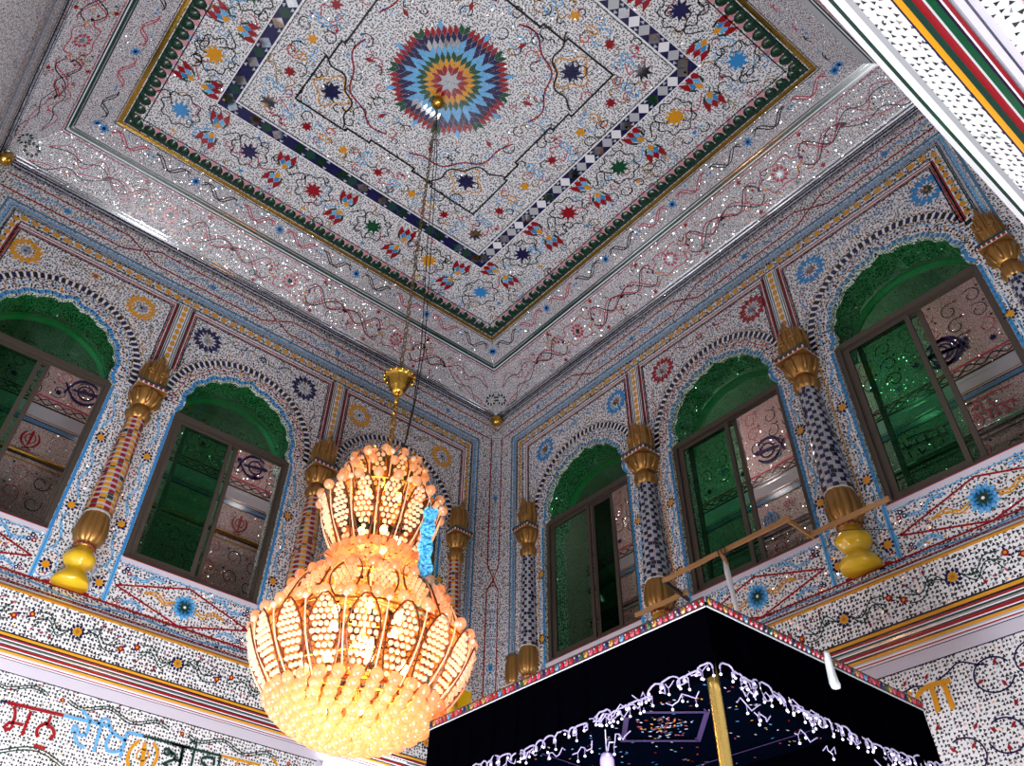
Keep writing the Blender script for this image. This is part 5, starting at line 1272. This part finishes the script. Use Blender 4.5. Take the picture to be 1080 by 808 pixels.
# strings of drops in the drum
b = MB()
for r_ in range(8):
    z = -5.78-r_*0.034; rr = 0.315-0.006*r_; n = 26
    for k in range(n):
        a = 2*pi*(k+0.5*(r_ % 2))/n; b.ball((rr*cos(a), rr*sin(a), zl(z)), 0.024, 7, 5, 0, 1.25)
b.build('crystal_drum', M['crystal'], ch, True)
spots = []
def ring_balls(r_, z, n, rad, ph=0):
    for k in range(n):
        a = 2*pi*(k+ph)/n; spots.append((Vector((r_*cos(a), r_*sin(a), zl(z))), rad, Vector((cos(a), sin(a), 0)).dot(TOCAM)))
ring_balls(0.17, -4.90, 9, 0.036); ring_balls(0.30, -4.98, 13, 0.040, 0.5); ring_balls(0.34, -5.10, 13, 0.036); ring_balls(0.475, -5.32, 20, 0.040); ring_balls(0.335, -5.80, 18, 0.036)
ring_balls(0.34, -6.0, 16, 0.038); ring_balls(0.45, -6.02, 20, 0.042, 0.5); ring_balls(0.56, -6.10, 24, 0.038); ring_balls(0.755, -6.40, 28, 0.040); ring_balls(0.69, -6.37, 28, 0.036, 0.5)
for r_, z, n in ((0.565, -6.84, 30), (0.525, -6.885, 28), (0.475, -6.925, 26), (0.42, -6.96, 24), (0.365, -6.99, 21), (0.305, -7.015, 18), (0.24, -7.035, 14), (0.165, -7.05, 10), (0.08, -7.06, 5)):
    ring_balls(r_, z, n, 0.044, 0.5*(n % 4 == 0))
b = MB(); b.lathe([(0.54, zl(-6.82)), (0.42, zl(-6.91)), (0.30, zl(-6.97)), (0.12, zl(-7.01)), (0.02, zl(-7.02))], 40, cap=False); b.build('bottom_bowl', M['shell'], ch, True)
spots.sort(key=lambda s: -(s[2]*0.6+s[1]*14+(0.35 if s[0].z < 0.4 else 0)))
b = MB(); b.ball((0, 0, 0), 1.0, 14, 9); bo = b.build('crystal_ball', M['crystal'], ch, True)
for i, (p, rad, f) in enumerate(spots[:100]):
    o = bo if i == 0 else bo.copy()
    if i: COL.objects.link(o); o.parent = ch
    o.location = p; o.scale = (rad,)*3
b = MB()
for p, rad, f in spots[100:]: b.ball(p, rad, 10, 7)
tag(b.build('crystal_balls', M['crystal'], ch, True), kind='stuff')
b = MB()
for z, r_, n in ((-5.2, 0.12, 4), (-5.6, 0.15, 5), (-6.25, 0.25, 6), (-6.65, 0.36, 8), (-6.93, 0.22, 5)):
    for k in range(n): b.ball((r_*cos(2*pi*k/n+z), r_*sin(2*pi*k/n+z), zl(z)), 0.028, 10, 7, 0, 1.3)
b.build('lamp_bulbs', M['bulb'], ch, True)
for z, p in ((-5.15, 7), (-5.55, 16), (-5.9, 10), (-6.25, 34), (-6.60, 58), (-6.88, 2)):
    lamp('chandelier_light', 'POINT', (AX.x, AX.y, z), p*0.62, (1.0, 0.70, 0.43), 0.10)
for z, d, p in ((-6.6, 0.52, 5.0), (-5.62, 0.24, 1.4)):
    q = AX+CAMR*d; lamp('chandelier_light', 'POINT', (q.x, q.y, z), p, (1.0, 0.30, 0.85), 0.05)

# ================================================================== BLUE GARLAND
gp = AX+CAMR*0.355+TOCAM*0.34
g0 = Vector((gp.x, gp.y, -6.33))
M['tinsel'] = mat('sky_blue_tissue', srgb(110, 208, 252), 0.5)
b = MB(); rnd = random.Random(3)
for k in range(620):
    z = rnd.uniform(0.0, 0.80); a = rnd.uniform(0, 2*pi); r_ = 0.036+0.006*sin(z*42); cx = 0.012*sin(z*9)
    p = Vector((cx+r_*0.55*cos(a), r_*0.55*sin(a), z)); d = Vector((cos(a), sin(a), rnd.uniform(-.5, .5))).normalized(); t = d.orthogonal().normalized(); t.rotate(Matrix.Rotation(rnd.uniform(0, 6), 3, d)); w_ = d.cross(t)
    e = p+d*r_*0.75
    b.add([p-t*0.012, p+t*0.012, e+t*0.014+w_*0.006, e-w_*0.010, e-t*0.014+w_*0.006, p+w_*0.004], [(0, 1, 2, 3), (0, 3, 4), (5, 4, 3), (5, 3, 2)])
b.tube([(0.012*sin(z*9), 0, z) for z in [k*0.04 for k in range(21)]], 0.022, 8)
go = empty('garland', g0, 0, 'bright sky blue fluffy garland hanging down the right side of the chandelier', 'garland')
b.build('tissue_ruffle', M['tinsel'], go)
b = MB(); e = (AX+Vector((0, 0, -5.33)))-g0+(gp-AX).normalized()*0.46
b.tube([(0.0, 0, 0.78), (0.0, 0, 0.86), tuple(e)], 0.004, 5); b.build('thread', M['white'], go)

# ================================================================== CANOPY
KX0, KX1, KY0, KY1, KZ = -3.80, -2.0, -6.46, -4.24, -7.0
M['velvet'] = mat('black_velvet', (0.0004, 0.0004, 0.0011, 1), 1.0, spec=0.0); M['velvet'].node_tree.nodes['Principled BSDF'].inputs['Sheen Weight'].default_value = 0.0
M['dborder'] = mat('border_ground', srgb(60, 30, 38), 0.6)
M['lining'] = mat('dark_blue_lining', (0.0006, 0.0014, 0.0045, 1), 0.8, spec=0.0)
M['cloth'] = mat('white_rag', srgb(215, 218, 222), 0.8)
M['gpole'] = mat('gilded_pole', srgb(226, 190, 105), 0.22, 0.9)
cn = empty('canopy', ((KX0+KX1)/2, (KY0+KY1)/2, FLOOR_Z), 0, 'black velvet canopy with a jewelled border, deep blue lining and gilded pole', 'canopy')
co = Vector(cn.location)
def hem(q, Lq):   # drop of the valance along a face, q metres from the near corner
    return -0.345-0.05*sin(pi*q/Lq)-0.03*(q/Lq)+0.0*q
b = MB(); b.box(Vector((KX0, KY0, KZ-0.004))-co, Vector((KX1, KY1, KZ+0.004))-co); b.build('roof_cloth', M['velvet'], cn)
corners = [(KX0, KY0), (KX0, KY1), (KX1, KY1), (KX1, KY0)]
def face_pts(a, b_, n): return [(a[0]+(b_[0]-a[0])*k/n, a[1]+(b_[1]-a[1])*k/n) for k in range(n+1)]
ctr = Vector(((KX0+KX1)/2, (KY0+KY1)/2, 0))
for a, b_ in ((corners[0], corners[1]), (corners[1], corners[2]), (corners[2], corners[3]), (corners[3], corners[0])):
    n = 110; v = []; f = []; L_ = hypot(b_[0]-a[0], b_[1]-a[1]); nx, ny = (b_[1]-a[1])/L_, -(b_[0]-a[0])/L_
    if nx*((a[0]+b_[0])/2-ctr.x)+ny*((a[1]+b_[1])/2-ctr.y) < 0: nx, ny = -nx, -ny
    J = 9
    for k in range(n+1):
        p = (a[0]+(b_[0]-a[0])*k/n, a[1]+(b_[1]-a[1])*k/n); q = L_*k/n
        for side_ in (0, 1):
            for j in range(J+1):
                t = j/J; am = 0.014*t*min(1, 8*k/n, 8*(n-k)/n)
                o = am*(sin(q*34)+0.5*sin(q*57+1))+0.012*t-(0.006 if side_ else 0)
                v.append(Vector((p[0]+nx*o, p[1]+ny*o, KZ+(hem(q if a == corners[0] else L_-q, L_) if j == J else 0)*(1 if j == J else 0)+(0 if j == J else -0.345*t*1.0)))-co)
    S = 2*(J+1)
    for k in range(n):
        for s_ in (0, 1):
            for j in range(J):
                i0 = k*S+s_*(J+1)+j; f.append((i0, i0+1, i0+S+1, i0+S) if s_ == 0 else (i0, i0+S, i0+S+1, i0+1))
        f.append((k*S+J, k*S+2*J+1, (k+1)*S+2*J+1, (k+1)*S+J))
    mesh_obj('valance', v, f, [M['velvet']], None, cn, True)
    # jewelled border along the top edge
    bd = MB(); nb = int(L_/0.037); r_ = random.Random(int(L_*100)+int(a[0]*10))
    A_ = Vector((a[0]+nx*0.004, a[1]+ny*0.004, 0)); B_ = Vector((b_[0]+nx*0.004, b_[1]+ny*0.004, 0))
    bd.add([A_+Vector((nx*0.003, ny*0.003, KZ+0.03))-co, B_+Vector((nx*0.003, ny*0.003, KZ+0.03))-co, B_+Vector((nx*.003, ny*.003, KZ-0.018))-co, A_+Vector((nx*.003, ny*.003, KZ-0.018))-co], [(0, 1, 2, 3)], 0)
    bd.tube([A_+Vector((0, 0, KZ-0.021))-co, B_+Vector((0, 0, KZ-0.021))-co], 0.004, 5, 6)
    seq = [1, 1, 5, 2, 7, 5, 1, 5, 2, 3, 7, 1, 5, 1, 4]
    for k in range(nb):
        p = A_+(B_-A_)*((k+0.5)/nb)+Vector((nx*0.006, ny*0.006, KZ+0.005)); m = seq[(k+(k//15)*2) % 15]
        p = p-co; w_ = 0.017
        tx, ty = (b_[0]-a[0])/L_*w_, (b_[1]-a[1])/L_*w_
        ring_ = [(p.x+tx*cos(t), p.y+ty*cos(t), p.z+w_*1.15*sin(t)) for t in [2*pi*i/8 for i in range(8)]]
        ring2 = [(p.x+nx*0.008+tx*.55*cos(t), p.y+ny*0.008+ty*.55*cos(t), p.z+w_*.6*sin(t)) for t in [2*pi*i/8 for i in range(8)]]
        bd.add(ring_+ring2, [(i, (i+1) % 8, 8+(i+1) % 8, 8+i) for i in range(8)], m); bd.add(ring2, [tuple(range(8))], 0); q_ = Vector((sum(v[0] for v in ring2)/8, sum(v[1] for v in ring2)/8, p.z)); bd.add([(q_.x+(v[0]-q_.x)*.5+nx*.002, q_.y+(v[1]-q_.y)*.5+ny*.002, q_.z+(v[2]-q_.z)*.5) for v in ring2], [tuple(range(8))], 6 if k % 3 else 2)
    bd.build('jewel_border', [M[x] for x in ('dborder', 'red', 'dgold', 'green', 'steel', 'pinkred', 'silver', 'navy')], cn)
# lining with sequins and the embroidered square
P = Pat(lambda x, y, h: Vector((x, y, KZ-0.03-h))-co, lift=0.003)
P.poly([(KX0+0.01, KY0+0.01), (KX1-0.01, KY0+0.01), (KX1-0.01, KY1-0.01), (KX0+0.01, KY1-0.01)], 'lining', 1)
r_ = random.Random(5)
for k in range(330):
    c = (r_.uniform(KX0+.05, KX1-.05), r_.uniform(KY0+.05, KY1-.05)); P.petal(c, r_.uniform(0, 6), -0.013, 0.013, 0.012, r_.choice(['lilac', 'red', 'sky', 'yellow', 'lilac', 'pinkred', 'blue']), 2)
P.build('lining', cn)
qc = (-2.885, -5.335); hw = 0.225
P = Pat(lambda x, y, h: Vector((x, y, KZ-0.04-h))-co, lift=0.003)
M['purple'] = mat('purple_braid', srgb(58, 38, 84), 0.6)
sq = [(qc[0]+hw*1.37*cos(k*pi/2+0.02), qc[1]+hw*1.45*sin(k*pi/2+0.02)) for k in range(4)]
P.path(sq, 0.03, 'purple', 3, True)
for s_ in sq: P.path([s_, (s_[0]-0.05, s_[1]-0.02)], 0.01, 'purple', 3)
for k in range(90):
    a, q = r_.uniform(0, 2*pi), r_.uniform(0, 0.17); P.petal((qc[0]+q*cos(a), qc[1]+q*sin(a)), r_.uniform(0, 6), -0.014, 0.014, 0.014, r_.choice(['red', 'pinkred', 'lilac', 'purple', 'sky', 'yellow']), 4)
P.path([(KX0+0.25, KY0+0.25), (KX1-0.25, KY0+0.25), (KX1-0.25, KY1-0.25), (KX0+0.25, KY1-0.25)], 0.012, 'purple', 3, True)
P.build('embroidery', cn)
for x, y in ((KX0+0.035, KY0+0.05), (KX0+0.035, KY1-0.05), (KX1-0.05, KY1-0.05), (KX1-0.05, KY0+0.05)):
    b = MB(); b.lathe([(0.055, 0), (0.06, 0.03), (0.032, 0.06), (0.028, 0.12), (0.028, -FLOOR_Z+KZ-0.10), (0.02, -FLOOR_Z+KZ-0.04)], 20, Vector((x, y, FLOOR_Z))-co, flute=lambda a, j: 1+0.03*cos(8*a)); b.build('pole', M['gpole'], cn, True)
lamp('canopy_light', 'POINT', (-2.7, -5.0, -8.1), 9, (0.30, 0.25, 1.0), 0.15)
# lilac lit tube lamp under the lining
t = empty('tube_lamp', (-3.40, -5.36, -7.62), 0, 'short lilac glowing cylinder lamp hanging under the canopy lining', 'lamp')
M['lilac_glow'] = mat('lilac_lamp_glass', srgb(190, 170, 230), 0.4, emit=(0.42, 0.30, 0.70, 1), es=0.35)
b = MB(); b.lathe([(0.01, 0.0), (0.035, 0.01), (0.038, 0.05), (0.038, 0.26), (0.03, 0.29), (0.01, 0.30)], 20); b.build('glass_cylinder', M['lilac_glow'], t, True)
b = MB(); b.tube([(0, 0, 0.30), (0, 0, 0.585)], 0.003, 6); b.build('cord', M['white'], t)

# fairy lights clipped along the lower edge of the valance
M['fairy'] = mat('fairy_bulb', (1, 1, 1, 1), 0.4, emit=(0.80, 0.72, 1.0, 1), es=1.4)
M['cord'] = mat('glowing_cord', srgb(120, 108, 150), 0.35, emit=(0.8, 0.74, 1.0, 1), es=0.34)  # cord is brightened by added emission; only the bulbs are real lights
HEM_L = [(0.0, -7.345), (0.3, -7.385), (0.55, -7.385), (0.8, -7.415), (1.0, -7.385), (1.25, -7.385), (1.55, -7.39), (1.85, -7.39), (2.2, -7.39)]
def strand(name, a, d, L_, nrm, lb, seed, dens):
    R_ = random.Random(seed); root = empty(name, (a[0], a[1], KZ-0.35), 0, lb, 'string lights')
    ro = Vector(root.location); cb = MB(); bulbs = []
    def at(q, z, o=0.022): return Vector((a[0]+d[0]*q+nrm[0]*o, a[1]+d[1]*q+nrm[1]*o, KZ+z))-ro
    q = 0.0; path = []; hq = 0
    base = lambda q: hem(q, L_)+0.02
    while q < L_:
        h = R_.uniform(0.02, 0.055); w_ = R_.uniform(0.05, 0.12)
        for k in range(9):
            t = k/8; path.append(at(q+w_*(t-0.15*sin(2*pi*t)), base(q)+h*sin(pi*t)**0.8*(1 if k else 1)+R_.uniform(-.004, .004)))
        q += w_*R_.uniform(0.7, 0.9)
    cb.tube(path, 0.0042, 5)
    for s_ in range(int(L_*dens)):
        q = R_.uniform(0, L_-0.15); w_ = R_.uniform(0.08, 0.2); dz = R_.uniform(-0.13, 0.0) if R_.random() < 0.45 else R_.uniform(-0.03, 0.03)
        pts = [at(q+w_*k/6, base(q)+dz+0.018*sin(k*1.7+s_)+R_.uniform(-.006, .006), R_.uniform(0.01, 0.035)) for k in range(7)]
        cb.tube(pts, 0.0028, 5)
        for k in (1, 3, 5): bulbs.append(pts[k])
    for k in range(0, len(path), 3): bulbs.append(path[k])
    R_.shuffle(bulbs); bulbs = bulbs[:100]
    bp = []
    for p in bulbs:
        l = R_.uniform(0.015, 0.04); e = Vector(p)-Vector((0, 0, l)); cb.tube([tuple(p), tuple(e)], 0.0013, 4); bp.append(e)
    cb.build('cord', M['cord'], root)
    s_ = MB(); s_.ball((0, 0, 0), 0.0062, 8, 6); bo = s_.build('bulb', M['fairy'], root, True)
    for i, e in enumerate(bp):
        o = bo if i == 0 else bo.copy()
        if i: COL.objects.link(o); o.parent = root
        o.location = e
strand('string_lights', (KX0, KY0), (0, 1), KY1-KY0, (-1, 0), 'white and lilac string lights along the left lower edge of the black canopy', 11, 9)
strand('string_lights', (KX0, KY0), (1, 0), KX1-KX0, (0, -1), 'denser lilac string lights along the right lower edge of the black canopy', 12, 16)

# white rag over the border
t = empty('cloth_rag', (-2.885, KY0-0.02, -7.15), 0, 'small crumpled white cloth hanging over the right border of the canopy', 'cloth')
b = MB(); b.lathe([(0.012, 0.19), (0.022, 0.17), (0.024, 0.11), (0.030, 0.05), (0.036, 0.02), (0.028, 0.0), (0.01, -0.006)], 24, flute=lambda a, j: 1+0.16*sin(3*a+j*0.8)+0.06*sin(7*a-j)); b.build('cloth', M['cloth'], t, True)
t.scale = (1, 0.6, 1)

# ================================================================== WOODEN BATTENS TIED TO THE COLUMNS
t = empty('batten_frame', (-0.2, -4.3, -4.58), 0, 'rough wooden batten frame sticking out below the middle right hand window', 'wooden frame')
to = Vector(t.location)
def batten(p, q, w_=0.022, h=0.045, m='wood', name='rail'):
    p, q = Vector(p)-to, Vector(q)-to; d = (q-p).normalized(); s_ = d.cross(Vector((0, 0, 1))).normalized() if abs(d.z) < 0.9 else Vector((1, 0, 0)); u = s_.cross(d)
    b = MB(); r_ = random.Random(int(p.length*1000)); n = 8; vs = []
    for k in range(n+1):
        c = p+(q-p)*k/n+Vector((0, 0, r_.uniform(-.003, .003))); 
        for a_, b_ in ((-1, -1), (1, -1), (1, 1), (-1, 1)): vs.append(c+s_*a_*w_/2+u*b_*h/2)
    fs = [(4*k+i, 4*k+(i+1) % 4, 4*k+4+(i+1) % 4, 4*k+4+i) for k in range(n) for i in range(4)]+[(3, 2, 1, 0), (4*n, 4*n+1, 4*n+2, 4*n+3)]
    b.add(vs, fs); b.build(name, M[m], t)
zb = -4.575
batten((-0.61, -3.58, zb), (-0.61, -5.14, zb+0.01)); batten((-0.61, -3.60, zb-0.02), (-0.14, -3.50, zb-0.01), m='dwood'); batten((-0.61, -5.12, zb-0.01), (-0.19, -5.09, zb), m='wood')
batten((-0.27, -2.86, zb), (-0.27, -3.62, zb-0.005)); batten((-0.25, -5.05, zb), (-0.26, -5.92, zb-0.01))
batten((-0.61, -4.34, zb-0.02), (-0.60, -4.37, zb-0.14), 0.03, 0.03, 'wood', 'stub')
b = MB(); b.tube([Vector(p)-to for p in ((-0.60, -4.355, zb-0.10), (-0.60, -4.36, zb-0.22), (-0.595, -4.37, zb-0.40), (-0.59, -4.38, zb-0.62), (-0.58, -4.385, -5.45))], [0.020, 0.028, 0.022, 0.021, 0.018], 10); b.build('white_post', M['cloth'], t, True)
b = MB()
for y in (-4.32, -4.36, -4.40): b.tube([Vector((-0.61+0.032*cos(a), y, zb+0.034*sin(a)))-to for a in [2*pi*k/10 for k in range(10)]], 0.006, 5, closed=True)
for s_ in (1, -1): b.tube([Vector((-0.61, -4.36+s_*0.02*k, zb+0.02-0.02*abs(k-3)*(k > 0)))-to for k in range(8)], 0.004, 5)
b.build('rope_lashing', M['dwood'], t)
# loose wire in front of a column foot
b = MB(); pts = [(-0.10-0.20*cos(a), -5.41+0.20*sin(a), -4.70+0.02*sin(2*a)) for a in [-1.3+2.6*k/20 for k in range(21)]]
b.tube([(-0.02, -5.80, -4.74)]+pts+[(-0.02, -5.08, -4.62)], 0.005, 5)
tag(b.build('wire', M['dwood']), 'thin dark wire slung round the yellow foot of the thick chequered column', 'wire')

# ================================================================== WALL TUBE LIGHT
t = empty('wall_light', (-1.71, -0.02, -5.965), 0, 'white wall tube light under the left cornice, below the chandelier', 'light')
M['tube_on'] = mat('lit_tube', (1, 1, 1, 1), 0.5, emit=(0.95, 0.97, 1.0, 1), es=14)
b = MB(); b.box((-0.66, -0.05, -0.035), (0.66, 0.0, 0.035)); b.build('housing', M['plaster'], t)
b = MB(); b.tube([(-0.62, -0.085, 0), (0.62, -0.085, 0)], 0.046, 14); b.build('tube', M['tube_on'], t, True)
b = MB()
for s_ in (-1, 1): b.tube([(s_*0.62, -0.085, 0), (s_*0.665, -0.085, 0)], 0.052, 14); b.box((s_*0.63-0.02, -0.12, -0.042), (s_*0.63+0.02, 0, 0.042))
b.build('end_cap', M['lilac'], t)
lamp('wall_light_glow', 'AREA', (-1.71, -0.16, -5.965), 34, (0.95, 0.97, 1), 1.2, 0.06, (-1.8, -2.0, -6.4))
